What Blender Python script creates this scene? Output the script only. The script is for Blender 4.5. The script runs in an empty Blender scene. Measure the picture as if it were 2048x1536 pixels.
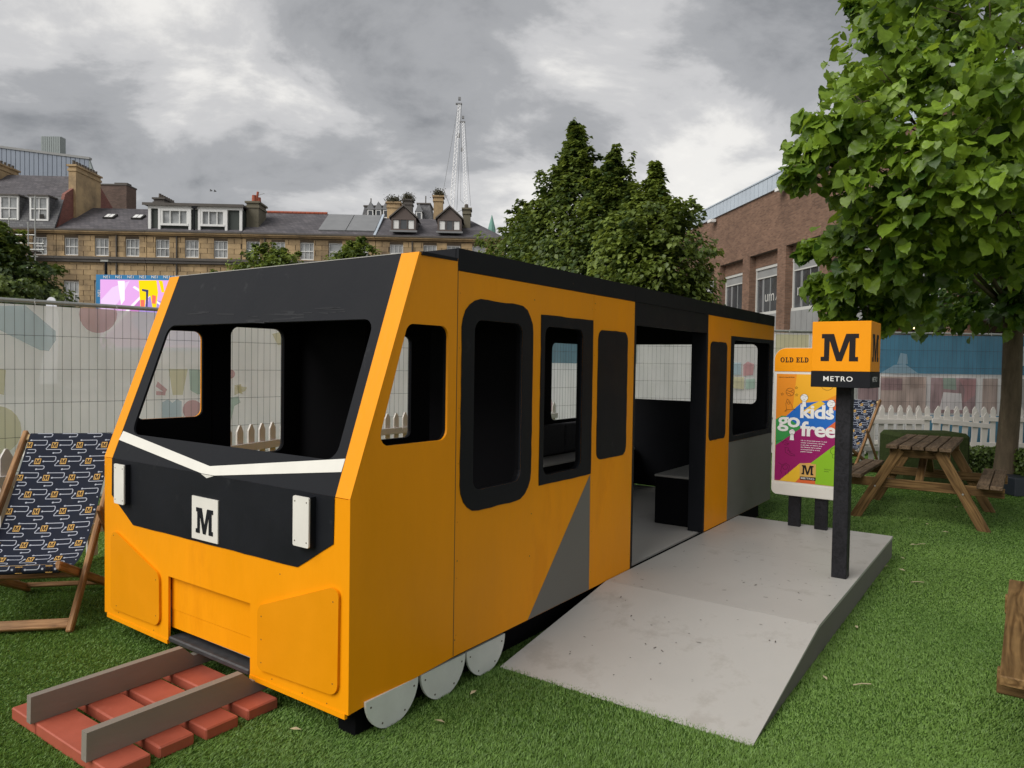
import bpy, math, random
import numpy as np
from mathutils import Vector, Matrix
from mathutils.geometry import tessellate_polygon

R = math.radians
S = bpy.context.scene
COL = S.collection

# ------------------------------------------------------------------ camera
CAM_H, FPX, PITCH, ROLL = 1.5, 1457.353, 0.0281, 0.0153
cd = bpy.data.cameras.new('camera')
cd.sensor_width = 36.0
cd.lens = FPX / 2048 * 36.0
cd.clip_start = 0.05
cd.clip_end = 3000
cam = bpy.data.objects.new('camera', cd)
COL.objects.link(cam)
fw = Vector((0, math.cos(PITCH), -math.sin(PITCH)))
up0 = Vector((0, math.sin(PITCH), math.cos(PITCH)))
rt0 = Vector((1, 0, 0))
rt = rt0 * math.cos(ROLL) + up0 * math.sin(ROLL)
up = up0 * math.cos(ROLL) - rt0 * math.sin(ROLL)
mw = Matrix((rt, up, -fw)).transposed().to_4x4()
mw.translation = Vector((0, 0, CAM_H))
cam.matrix_world = mw
S.camera = cam

def at(px, py, Y):
    """world point seen at photo pixel (px,py) at depth Y"""
    d = rt * ((px - 1024) / FPX) + up * ((768 - py) / FPX) + fw
    k = Y / d.y
    return Vector((0, 0, CAM_H)) + d * k

# ------------------------------------------------------------------ world
SUN_EL, SUN_AZ = R(42), math.atan2(-0.80, -0.60)      # sun behind the clouds, behind-left of the camera
W = bpy.data.worlds.new('World')
S.world = W
W.use_nodes = True
nt = W.node_tree
nt.nodes.clear()
def N(tree, t, **kw):
    n = tree.nodes.new(t)
    for k, v in kw.items():
        setattr(n, k, v)
    return n
def build_world():
    L = nt.links.new
    out = N(nt, 'ShaderNodeOutputWorld')
    sky = N(nt, 'ShaderNodeTexSky')
    sky.sky_type = 'NISHITA'
    sky.sun_disc = False
    sky.sun_elevation = SUN_EL
    sky.sun_rotation = SUN_AZ
    tc = N(nt, 'ShaderNodeTexCoord')
    sep = N(nt, 'ShaderNodeSeparateXYZ')
    L(tc.outputs['Generated'], sep.inputs[0])
    mx = N(nt, 'ShaderNodeMath', operation='MAXIMUM')
    L(sep.outputs[2], mx.inputs[0]); mx.inputs[1].default_value = 0.0
    ad = N(nt, 'ShaderNodeMath', operation='ADD')
    L(mx.outputs[0], ad.inputs[0]); ad.inputs[1].default_value = 0.40
    dx = N(nt, 'ShaderNodeMath', operation='DIVIDE'); L(sep.outputs[0], dx.inputs[0]); L(ad.outputs[0], dx.inputs[1])
    dy = N(nt, 'ShaderNodeMath', operation='DIVIDE'); L(sep.outputs[1], dy.inputs[0]); L(ad.outputs[0], dy.inputs[1])
    cb = N(nt, 'ShaderNodeCombineXYZ'); L(dx.outputs[0], cb.inputs[0]); L(dy.outputs[0], cb.inputs[1])
    mp = N(nt, 'ShaderNodeMapping'); L(cb.outputs[0], mp.inputs[0])
    mp.inputs['Location'].default_value = SKY_OFF
    mp.inputs['Rotation'].default_value = (0, 0, R(-25))
    mp.inputs['Scale'].default_value = (1.0, 1.25, 1)
    big = N(nt, 'ShaderNodeTexNoise'); L(mp.outputs[0], big.inputs['Vector'])
    big.inputs['Scale'].default_value = 1.05; big.inputs['Detail'].default_value = 4; big.inputs['Roughness'].default_value = 0.5
    fine = N(nt, 'ShaderNodeTexNoise'); L(mp.outputs[0], fine.inputs['Vector'])
    fine.inputs['Scale'].default_value = 3.4; fine.inputs['Detail'].default_value = 9; fine.inputs['Roughness'].default_value = 0.6
    fine.inputs['Distortion'].default_value = 0.25
    m1 = N(nt, 'ShaderNodeMath', operation='MULTIPLY'); L(fine.outputs[0], m1.inputs[0]); m1.inputs[1].default_value = 0.52
    m2 = N(nt, 'ShaderNodeMath', operation='MULTIPLY_ADD'); L(big.outputs[0], m2.inputs[0]); m2.inputs[1].default_value = 0.90; L(m1.outputs[0], m2.inputs[2])
    # brighter towards the horizon
    hz = N(nt, 'ShaderNodeMapRange'); L(sep.outputs[2], hz.inputs[0])
    hz.inputs[1].default_value = 0.05; hz.inputs[2].default_value = 0.55; hz.inputs[3].default_value = 0.115; hz.inputs[4].default_value = -0.075
    m3 = N(nt, 'ShaderNodeMath', operation='ADD'); L(m2.outputs[0], m3.inputs[0]); L(hz.outputs[0], m3.inputs[1])
    rp = N(nt, 'ShaderNodeValToRGB'); L(m3.outputs[0], rp.inputs[0])
    cr = rp.color_ramp
    cr.interpolation = 'EASE'
    cr.elements[0].position = 0.56; cr.elements[0].color = (0.135, 0.139, 0.147, 1)
    cr.elements[1].position = 1.00; cr.elements[1].color = (0.68, 0.66, 0.61, 1)
    for q, c in ((0.69, (0.225, 0.228, 0.235)), (0.77, (0.345, 0.343, 0.345)), (0.86, (0.50, 0.49, 0.472))):
        e = cr.elements.new(q); e.color = (*c, 1)
    mul = N(nt, 'ShaderNodeMix', data_type='RGBA', blend_type='MULTIPLY'); mul.inputs[0].default_value = 1.0
    L(rp.outputs[0], mul.inputs[6]); mul.inputs[7].default_value = (SKY_GAIN,) * 3 + (1,)
    bg1 = N(nt, 'ShaderNodeBackground'); L(sky.outputs[0], bg1.inputs[0]); bg1.inputs[1].default_value = 0.05
    bg2 = N(nt, 'ShaderNodeBackground'); L(mul.outputs[2], bg2.inputs[0]); bg2.inputs[1].default_value = 1.0
    ms = N(nt, 'ShaderNodeMixShader'); ms.inputs[0].default_value = 0.96
    L(bg1.outputs[0], ms.inputs[1]); L(bg2.outputs[0], ms.inputs[2]); L(ms.outputs[0], out.inputs[0])
SKY_B = 1.0
EXPO = 1.28
SKY_GAIN = 0.74 * SKY_B
SKY_OFF = (2.9, 7.4, 0)
build_world()

sl = bpy.data.lights.new('sun', 'SUN')
sl.energy = 1.4
sl.angle = R(50)
sl.color = (1.0, 0.965, 0.92)
sun = bpy.data.objects.new('sun', sl)
COL.objects.link(sun)
sd = Vector((math.cos(SUN_EL) * math.sin(SUN_AZ) if False else math.cos(SUN_EL) * -0.80, math.cos(SUN_EL) * -0.60, math.sin(SUN_EL)))
sun.rotation_euler = sd.to_track_quat('Z', 'Y').to_euler()

S.view_settings.view_transform = 'Standard'
S.view_settings.look = 'None'
S.view_settings.exposure = EXPO
S.view_settings.gamma = 1
S.view_settings.use_curve_mapping = False
S.render.engine = 'CYCLES'
S.cycles.use_denoising = True
S.cycles.max_bounces = 7
S.cycles.transparent_max_bounces = 12
S.cycles.caustics_reflective = False
S.cycles.caustics_refractive = False

# ------------------------------------------------------------------ helpers
class MB:
    def __init__(s):
        s.v = []; s.f = []; s.m = []
    def add(s, vs, fs, mi=0):
        b = len(s.v)
        s.v += [tuple(v) for v in vs]
        s.f += [tuple(b + i for i in f) for f in fs]
        s.m += [mi] * len(fs)
        return s
    def box(s, x0, x1, y0, y1, z0, z1, mi=0, M=None):
        vs = [Vector((x, y, z)) for z in (z0, z1) for y in (y0, y1) for x in (x0, x1)]
        if M is not None: vs = [M @ v for v in vs]
        return s.add(vs, [(0, 2, 3, 1), (4, 5, 7, 6), (0, 1, 5, 4), (2, 6, 7, 3), (0, 4, 6, 2), (1, 3, 7, 5)], mi)
    def bevbox(s, x0, x1, y0, y1, z0, z1, b=0.004, mi=0):
        """box with chamfered edges"""
        vs = []; idx = {}
        X = (x0, x1); Y = (y0, y1); Z = (z0, z1)
        for i in (0, 1):
            for j in (0, 1):
                for k in (0, 1):
                    sx, sy, sz = (1, -1)[i], (1, -1)[j], (1, -1)[k]
                    idx[i, j, k, 0] = len(vs); vs.append((X[i], Y[j] + sy * b, Z[k] + sz * b))
                    idx[i, j, k, 1] = len(vs); vs.append((X[i] + sx * b, Y[j], Z[k] + sz * b))
                    idx[i, j, k, 2] = len(vs); vs.append((X[i] + sx * b, Y[j] + sy * b, Z[k]))
        fs = []
        for i in (0, 1):
            q = [idx[i, 0, 0, 0], idx[i, 1, 0, 0], idx[i, 1, 1, 0], idx[i, 0, 1, 0]]; fs.append(q if i else q[::-1])
            q = [idx[0, i, 0, 1], idx[1, i, 0, 1], idx[1, i, 1, 1], idx[0, i, 1, 1]]; fs.append(q[::-1] if i else q)
            q = [idx[0, 0, i, 2], idx[1, 0, i, 2], idx[1, 1, i, 2], idx[0, 1, i, 2]]; fs.append(q if i else q[::-1])
        for a in (0, 1):
            for c in (0, 1):
                fs.append([idx[a, c, 0, 0], idx[a, c, 1, 0], idx[a, c, 1, 1], idx[a, c, 0, 1]])
                fs.append([idx[a, 0, c, 0], idx[a, 1, c, 0], idx[a, 1, c, 2], idx[a, 0, c, 2]])
                fs.append([idx[0, a, c, 1], idx[1, a, c, 1], idx[1, a, c, 2], idx[0, a, c, 2]])
        for i in (0, 1):
            for j in (0, 1):
                for k in (0, 1):
                    fs.append([idx[i, j, k, 0], idx[i, j, k, 1], idx[i, j, k, 2]])
        return s.add(vs, fs, mi)
    def plate(s, outline, F, d0=0.0, d1=0.01, holes=(), mi=0, mis=None):
        """flat plate with holes; F=(origin, ex, ey); from depth d0 to d1 along ex x ey"""
        o, ex, ey = Vector(F[0]), Vector(F[1]), Vector(F[2])
        n = ex.cross(ey).normalized()
        def area(p): return sum(p[i][0] * p[(i + 1) % len(p)][1] - p[(i + 1) % len(p)][0] * p[i][1] for i in range(len(p)))
        outer = list(outline) if area(outline) > 0 else list(outline)[::-1]
        hs = [list(h) if area(h) < 0 else list(h)[::-1] for h in holes]
        loops = [outer] + hs
        tri = tessellate_polygon([[Vector((x, y, 0)) for x, y in l] for l in loops])
        flat = [p for l in loops for p in l]
        m = len(flat)
        vs = [o + ex * x + ey * y + n * d0 for x, y in flat] + [o + ex * x + ey * y + n * d1 for x, y in flat]
        fs = []
        for t in tri:
            a, b, c = [flat[i] for i in t]
            ccw = (b[0] - a[0]) * (c[1] - a[1]) - (b[1] - a[1]) * (c[0] - a[0]) > 0
            t = tuple(t) if ccw else tuple(t)[::-1]
            fs.append(tuple(i + m for i in t)); fs.append(t[::-1])
        s.add(vs, fs, mi)
        sd_ = []; k = 0
        for l in loops:
            c = len(l)
            for i in range(c):
                j = (i + 1) % c
                sd_.append((k + i, k + j, k + j + m, k + i + m))
            k += c
        s.add(vs, sd_, mi if mis is None else mis)
        return s
    def tube(s, pts, rad, seg=8, mi=0, cap=True):
        pts = [Vector(p) for p in pts]
        if not hasattr(rad, '__len__'): rad = [rad] * len(pts)
        vs = []; fs = []
        t0 = (pts[1] - pts[0]).normalized()
        a = Vector((0, 0, 1)) if abs(t0.z) < 0.9 else Vector((1, 0, 0))
        u = t0.cross(a).normalized()
        for i, p in enumerate(pts):
            t = (pts[min(i + 1, len(pts) - 1)] - pts[max(i - 1, 0)]).normalized()
            u = (u - t * u.dot(t)).normalized(); w = t.cross(u)
            for k in range(seg):
                an = 2 * math.pi * k / seg
                vs.append(p + (u * math.cos(an) + w * math.sin(an)) * rad[i])
        for i in range(len(pts) - 1):
            for k in range(seg):
                k2 = (k + 1) % seg
                fs.append((i * seg + k, i * seg + k2, (i + 1) * seg + k2, (i + 1) * seg + k))
        if cap:
            fs.append(tuple(range(seg))[::-1]); fs.append(tuple(range((len(pts) - 1) * seg, len(pts) * seg)))
        return s.add(vs, fs, mi)
    def mesh(s, name, mats, smooth=False):
        me = bpy.data.meshes.new(name)
        me.from_pydata(s.v, [], s.f)
        for m in (mats if isinstance(mats, (list, tuple)) else [mats]):
            me.materials.append(m)
        if any(s.m): me.polygons.foreach_set('material_index', s.m)
        if smooth: me.polygons.foreach_set('use_smooth', [True] * len(me.polygons))
        me.update()
        return me

def obj(name, mb, mats, parent=None, smooth=False, kind=None, M=None):
    me = mb if isinstance(mb, bpy.types.Mesh) else mb.mesh(name, mats, smooth)
    o = bpy.data.objects.new(name, me)
    COL.objects.link(o)
    if parent is not None: o.parent = parent
    if M is not None: o.matrix_local = M
    if kind: o['kind'] = kind
    return o
def tag(o, label, cat, group=None):
    o['label'] = label; o['category'] = cat
    if group: o['group'] = group
    return o
def thing(name, label, cat, loc=(0, 0, 0), rz=0.0, group=None):
    o = bpy.data.objects.new(name, None)
    o.empty_display_size = 0.1
    COL.objects.link(o)
    o.location = loc; o.rotation_euler = (0, 0, rz)
    return tag(o, label, cat, group)
def struct(name, mb, mats):
    return obj(name, mb, mats, kind='structure')
def copy_tree(o, parent=None):
    c = o.copy(); COL.objects.link(c)
    if parent is not None:
        c.parent = parent
        c.matrix_parent_inverse = o.matrix_parent_inverse.copy()
    for ch in [x for x in bpy.data.objects if x.parent == o]:
        copy_tree(ch, c)
    return c
def rounded(pts, r, seg=5):
    """polygon with rounded corners; r number or list"""
    n = len(pts); out = []
    for i in range(n):
        p = Vector((*pts[i],)); a = Vector((*pts[i - 1],)); b = Vector((*pts[(i + 1) % n],))
        ri = r[i] if hasattr(r, '__len__') else r
        if ri <= 0: out.append(tuple(p)); continue
        da = (a - p).normalized(); db = (b - p).normalized()
        ang = da.angle(db); t = min(ri / math.tan(ang / 2), 0.49 * (a - p).length, 0.49 * (b - p).length)
        rr = t * math.tan(ang / 2)
        c = p + (da + db).normalized() * (rr / math.sin(ang / 2))
        p0 = p + da * t; p1 = p + db * t
        a0 = math.atan2(p0.y - c.y, p0.x - c.x); a1 = math.atan2(p1.y - c.y, p1.x - c.x)
        d = (a1 - a0 + math.pi) % (2 * math.pi) - math.pi
        for k in range(seg + 1):
            q = a0 + d * k / seg
            out.append((c.x + rr * math.cos(q), c.y + rr * math.sin(q)))
    return out
def wobble(pts, amp=0.003, step=0.05, seed=1):
    """hand painted edge: subdivide and jitter"""
    rr = random.Random(seed); out = []
    n = len(pts)
    for i in range(n):
        a = Vector(pts[i]); b = Vector(pts[(i + 1) % n]); k = max(1, int((b - a).length / step))
        for j in range(k):
            p = a.lerp(b, j / k)
            out.append((p.x + rr.uniform(-amp, amp), p.y + rr.uniform(-amp, amp)))
    return out
def circle(x, y, r, n=16, a0=0.0, a1=2 * math.pi):
    return [(x + r * math.cos(a0 + (a1 - a0) * k / n), y + r * math.sin(a0 + (a1 - a0) * k / n)) for k in range(n)]
def text_mb(mb, body, F, size, d0=0.0, d1=0.002, offset=0.0, mi=0, width=None, height=None, align='LEFT', shear=0.0, spacing=1.0):
    cu = bpy.data.curves.new('txt', 'FONT')
    cu.body = body; cu.size = 1.0; cu.offset = offset; cu.shear = shear; cu.space_character = spacing
    cu.resolution_u = 3
    to = bpy.data.objects.new('txt', cu); COL.objects.link(to)
    dg = bpy.context.evaluated_depsgraph_get(); dg.update()
    me = bpy.data.meshes.new_from_object(to.evaluated_get(dg))
    xs = [v.co.x for v in me.vertices]; ys = [v.co.y for v in me.vertices]
    x0, x1, y0, y1 = min(xs), max(xs), min(ys), max(ys)
    sx = (height / (y1 - y0) if height else size) if width is None else width / (x1 - x0)
    sy = sx if height is None else height / (y1 - y0)
    o, ex, ey = Vector(F[0]), Vector(F[1]), Vector(F[2]); n = ex.cross(ey).normalized()
    vs = [o + ex * ((v.co.x - x0) * sx) + ey * ((v.co.y - y0) * sy) + n * d1 for v in me.vertices]
    mb.add(vs, [tuple(p.vertices) for p in me.polygons], mi)
    bpy.data.objects.remove(to); bpy.data.curves.remove(cu); bpy.data.meshes.remove(me)

# ------------------------------------------------------------------ materials
def mat(name, col, rough=0.6, spec=0.5, noise=None, bump=None, metal=0.0, stretch=(1, 1, 1), emit=None, wear=None):
    """noise=(scale, amount) value variation; bump=(scale,strength); wear=(scale, threshold, colour, amount)"""
    m = bpy.data.materials.new(name); m.use_nodes = True
    t = m.node_tree; L = t.links.new
    b = t.nodes['Principled BSDF']
    b.inputs['Roughness'].default_value = rough
    b.inputs['Metallic'].default_value = metal
    b.inputs['Specular IOR Level'].default_value = spec
    b.inputs['Base Color'].default_value = (*col, 1)
    tc = N(t, 'ShaderNodeTexCoord'); mp = N(t, 'ShaderNodeMapping')
    L(tc.outputs['Object'], mp.inputs[0]); mp.inputs['Scale'].default_value = stretch
    src = None
    if noise:
        n1 = N(t, 'ShaderNodeTexNoise'); L(mp.outputs[0], n1.inputs[0])
        n1.inputs['Scale'].default_value = noise[0]; n1.inputs['Detail'].default_value = 6; n1.inputs['Roughness'].default_value = 0.65
        mr = N(t, 'ShaderNodeMapRange'); L(n1.outputs[0], mr.inputs[0])
        mr.inputs[1].default_value = 0.25; mr.inputs[2].default_value = 0.75
        mr.inputs[3].default_value = 1 - noise[1]; mr.inputs[4].default_value = 1 + noise[1]
        mx = N(t, 'ShaderNodeMix', data_type='RGBA', blend_type='MULTIPLY'); mx.inputs[0].default_value = 1
        mx.inputs[6].default_value = (*col, 1)
        cc = N(t, 'ShaderNodeCombineColor')
        for i in range(3): L(mr.outputs[0], cc.inputs[i])
        L(cc.outputs[0], mx.inputs[7])
        src = mx.outputs[2]
        mr2 = N(t, 'ShaderNodeMapRange'); L(n1.outputs[0], mr2.inputs[0])
        mr2.inputs[1].default_value = 0.3; mr2.inputs[2].default_value = 0.7
        mr2.inputs[3].default_value = max(0.05, rough - 0.08); mr2.inputs[4].default_value = min(1, rough + 0.1)
        L(mr2.outputs[0], b.inputs['Roughness'])
    if wear:
        for wi, (ws, wt, wc, wa) in enumerate(wear):
            n2 = N(t, 'ShaderNodeTexNoise'); L(mp.outputs[0], n2.inputs[0])
            n2.inputs['Scale'].default_value = ws; n2.inputs['Detail'].default_value = 8; n2.inputs['Roughness'].default_value = 0.7
            r2 = N(t, 'ShaderNodeMapRange'); L(n2.outputs[0], r2.inputs[0])
            r2.inputs[1].default_value = wt; r2.inputs[2].default_value = wt + 0.08; r2.inputs[3].default_value = 0; r2.inputs[4].default_value = wa
            m2 = N(t, 'ShaderNodeMix', data_type='RGBA'); L(r2.outputs[0], m2.inputs[0])
            if src is not None: L(src, m2.inputs[6])
            else: m2.inputs[6].default_value = (*col, 1)
            m2.inputs[7].default_value = (*wc, 1)
            src = m2.outputs[2]
    if src is not None: L(src, b.inputs['Base Color'])
    if bump:
        n3 = N(t, 'ShaderNodeTexNoise'); L(mp.outputs[0], n3.inputs[0])
        n3.inputs['Scale'].default_value = bump[0]; n3.inputs['Detail'].default_value = 5
        bp = N(t, 'ShaderNodeBump'); L(n3.outputs[0], bp.inputs['Height']); bp.inputs['Strength'].default_value = bump[1]; bp.inputs['Distance'].default_value = 0.01
        L(bp.outputs[0], b.inputs['Normal'])
    if emit:
        b.inputs['Emission Color'].default_value = (*col, 1); b.inputs['Emission Strength'].default_value = emit
    return m

def wood(name, c1, c2, scale=1.0, rough=0.65):
    m = bpy.data.materials.new(name); m.use_nodes = True
    t = m.node_tree; L = t.links.new; b = t.nodes['Principled BSDF']
    tc = N(t, 'ShaderNodeTexCoord'); oi = N(t, 'ShaderNodeObjectInfo')
    of = N(t, 'ShaderNodeVectorMath', operation='MULTIPLY_ADD')
    L(oi.outputs['Random'], of.inputs[0]); of.inputs[1].default_value = (7, 3, 5); L(tc.outputs['Object'], of.inputs[2])
    mp = N(t, 'ShaderNodeMapping'); L(of.outputs[0], mp.inputs[0]); mp.inputs['Scale'].default_value = (1.6 * scale, 22 * scale, 22 * scale)
    n = N(t, 'ShaderNodeTexNoise'); L(mp.outputs[0], n.inputs[0]); n.inputs['Scale'].default_value = 1.3; n.inputs['Detail'].default_value = 7; n.inputs['Distortion'].default_value = 1.6
    mpk = N(t, 'ShaderNodeMapping'); L(of.outputs[0], mpk.inputs[0]); mpk.inputs['Scale'].default_value = (4.5 * scale, 11 * scale, 11 * scale)
    vk = N(t, 'ShaderNodeTexVoronoi'); L(mpk.outputs[0], vk.inputs[0]); vk.inputs['Scale'].default_value = 0.8
    kr = N(t, 'ShaderNodeMapRange'); L(vk.outputs['Distance'], kr.inputs[0]); kr.inputs[1].default_value = 0.0; kr.inputs[2].default_value = 0.16; kr.inputs[3].default_value = 0.55; kr.inputs[4].default_value = 0
    rp = N(t, 'ShaderNodeValToRGB'); L(n.outputs[0], rp.inputs[0])
    rp.color_ramp.elements[0].position = 0.33; rp.color_ramp.elements[0].color = (*c1, 1)
    rp.color_ramp.elements[1].position = 0.62; rp.color_ramp.elements[1].color = (*c2, 1)
    mk = N(t, 'ShaderNodeMix', data_type='RGBA'); L(kr.outputs[0], mk.inputs[0]); L(rp.outputs[0], mk.inputs[6]); mk.inputs[7].default_value = (*[c * 0.35 for c in c1], 1)
    n4 = N(t, 'ShaderNodeTexNoise'); L(of.outputs[0], n4.inputs[0]); n4.inputs['Scale'].default_value = 5
    mr = N(t, 'ShaderNodeMapRange'); L(n4.outputs[0], mr.inputs[0]); mr.inputs[1].default_value = 0.3; mr.inputs[2].default_value = 0.7; mr.inputs[3].default_value = 0.7; mr.inputs[4].default_value = 1.2
    mv = N(t, 'ShaderNodeVectorMath', operation='SCALE'); L(mk.outputs[2], mv.inputs[0]); L(mr.outputs[0], mv.inputs['Scale'])
    L(mv.outputs[0], b.inputs['Base Color'])
    b.inputs['Roughness'].default_value = rough; b.inputs['Specular IOR Level'].default_value = 0.22
    bp = N(t, 'ShaderNodeBump'); L(n.outputs[0], bp.inputs['Height']); bp.inputs['Strength'].default_value = 0.35; bp.inputs['Distance'].default_value = 0.003
    L(bp.outputs[0], b.inputs['Normal'])
    return m

def leafmat(name, c1, c2, trans=0.35, rough=0.45):
    m = bpy.data.materials.new(name); m.use_nodes = True
    t = m.node_tree; L = t.links.new; t.nodes.clear()
    out = N(t, 'ShaderNodeOutputMaterial')
    at_ = N(t, 'ShaderNodeAttribute'); at_.attribute_name = 'rnd'
    rp = N(t, 'ShaderNodeValToRGB'); L(at_.outputs['Fac'], rp.inputs[0])
    rp.color_ramp.elements[0].color = (*c1, 1); rp.color_ramp.elements[1].color = (*c2, 1)
    tc = N(t, 'ShaderNodeTexCoord'); nz = N(t, 'ShaderNodeTexNoise'); L(tc.outputs['Object'], nz.inputs[0]); nz.inputs['Scale'].default_value = 30
    mr = N(t, 'ShaderNodeMapRange'); L(nz.outputs[0], mr.inputs[0]); mr.inputs[1].default_value = 0.3; mr.inputs[2].default_value = 0.7; mr.inputs[3].default_value = 0.85; mr.inputs[4].default_value = 1.15
    sc = N(t, 'ShaderNodeVectorMath', operation='SCALE'); L(rp.outputs[0], sc.inputs[0]); L(mr.outputs[0], sc.inputs['Scale'])
    pb = N(t, 'ShaderNodeBsdfPrincipled'); L(sc.outputs[0], pb.inputs['Base Color']); pb.inputs['Roughness'].default_value = rough
    tr = N(t, 'ShaderNodeBsdfTranslucent')
    hs = N(t, 'ShaderNodeHueSaturation'); L(sc.outputs[0], hs.inputs['Color']); hs.inputs['Value'].default_value = 1.5; hs.inputs['Hue'].default_value = 0.485
    L(hs.outputs[0], tr.inputs[0])
    ms = N(t, 'ShaderNodeMixShader'); ms.inputs[0].default_value = trans
    L(pb.outputs[0], ms.inputs[1]); L(tr.outputs[0], ms.inputs[2]); L(ms.outputs[0], out.inputs[0])
    return m

def scrim(name, col, see=0.2, noise=0.0):
    m = bpy.data.materials.new(name); m.use_nodes = True
    t = m.node_tree; L = t.links.new; t.nodes.clear()
    out = N(t, 'ShaderNodeOutputMaterial')
    tc = N(t, 'ShaderNodeTexCoord'); nz = N(t, 'ShaderNodeTexNoise'); L(tc.outputs['Object'], nz.inputs[0]); nz.inputs['Scale'].default_value = 2.2; nz.inputs['Detail'].default_value = 5
    mr = N(t, 'ShaderNodeMapRange'); L(nz.outputs[0], mr.inputs[0]); mr.inputs[1].default_value = 0.3; mr.inputs[2].default_value = 0.7; mr.inputs[3].default_value = 1 - noise; mr.inputs[4].default_value = 1 + noise
    mpp = N(t, 'ShaderNodeMapping'); L(tc.outputs['Object'], mpp.inputs[0]); mpp.inputs['Scale'].default_value = (3.0, 1, 0.6); L(mpp.outputs[0], nz.inputs[0])
    sc = N(t, 'ShaderNodeVectorMath', operation='SCALE'); sc.inputs[0].default_value = col; L(mr.outputs[0], sc.inputs['Scale'])
    df = N(t, 'ShaderNodeBsdfDiffuse'); L(sc.outputs[0], df.inputs[0])
    tr = N(t, 'ShaderNodeBsdfTranslucent'); L(sc.outputs[0], tr.inputs[0])
    m1 = N(t, 'ShaderNodeMixShader'); m1.inputs[0].default_value = 0.5; L(df.outputs[0], m1.inputs[1]); L(tr.outputs[0], m1.inputs[2])
    tp = N(t, 'ShaderNodeBsdfTransparent')
    m2 = N(t, 'ShaderNodeMixShader'); m2.inputs[0].default_value = see; L(m1.outputs[0], m2.inputs[1]); L(tp.outputs[0], m2.inputs[2]); L(m2.outputs[0], out.inputs[0])
    return m

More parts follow.
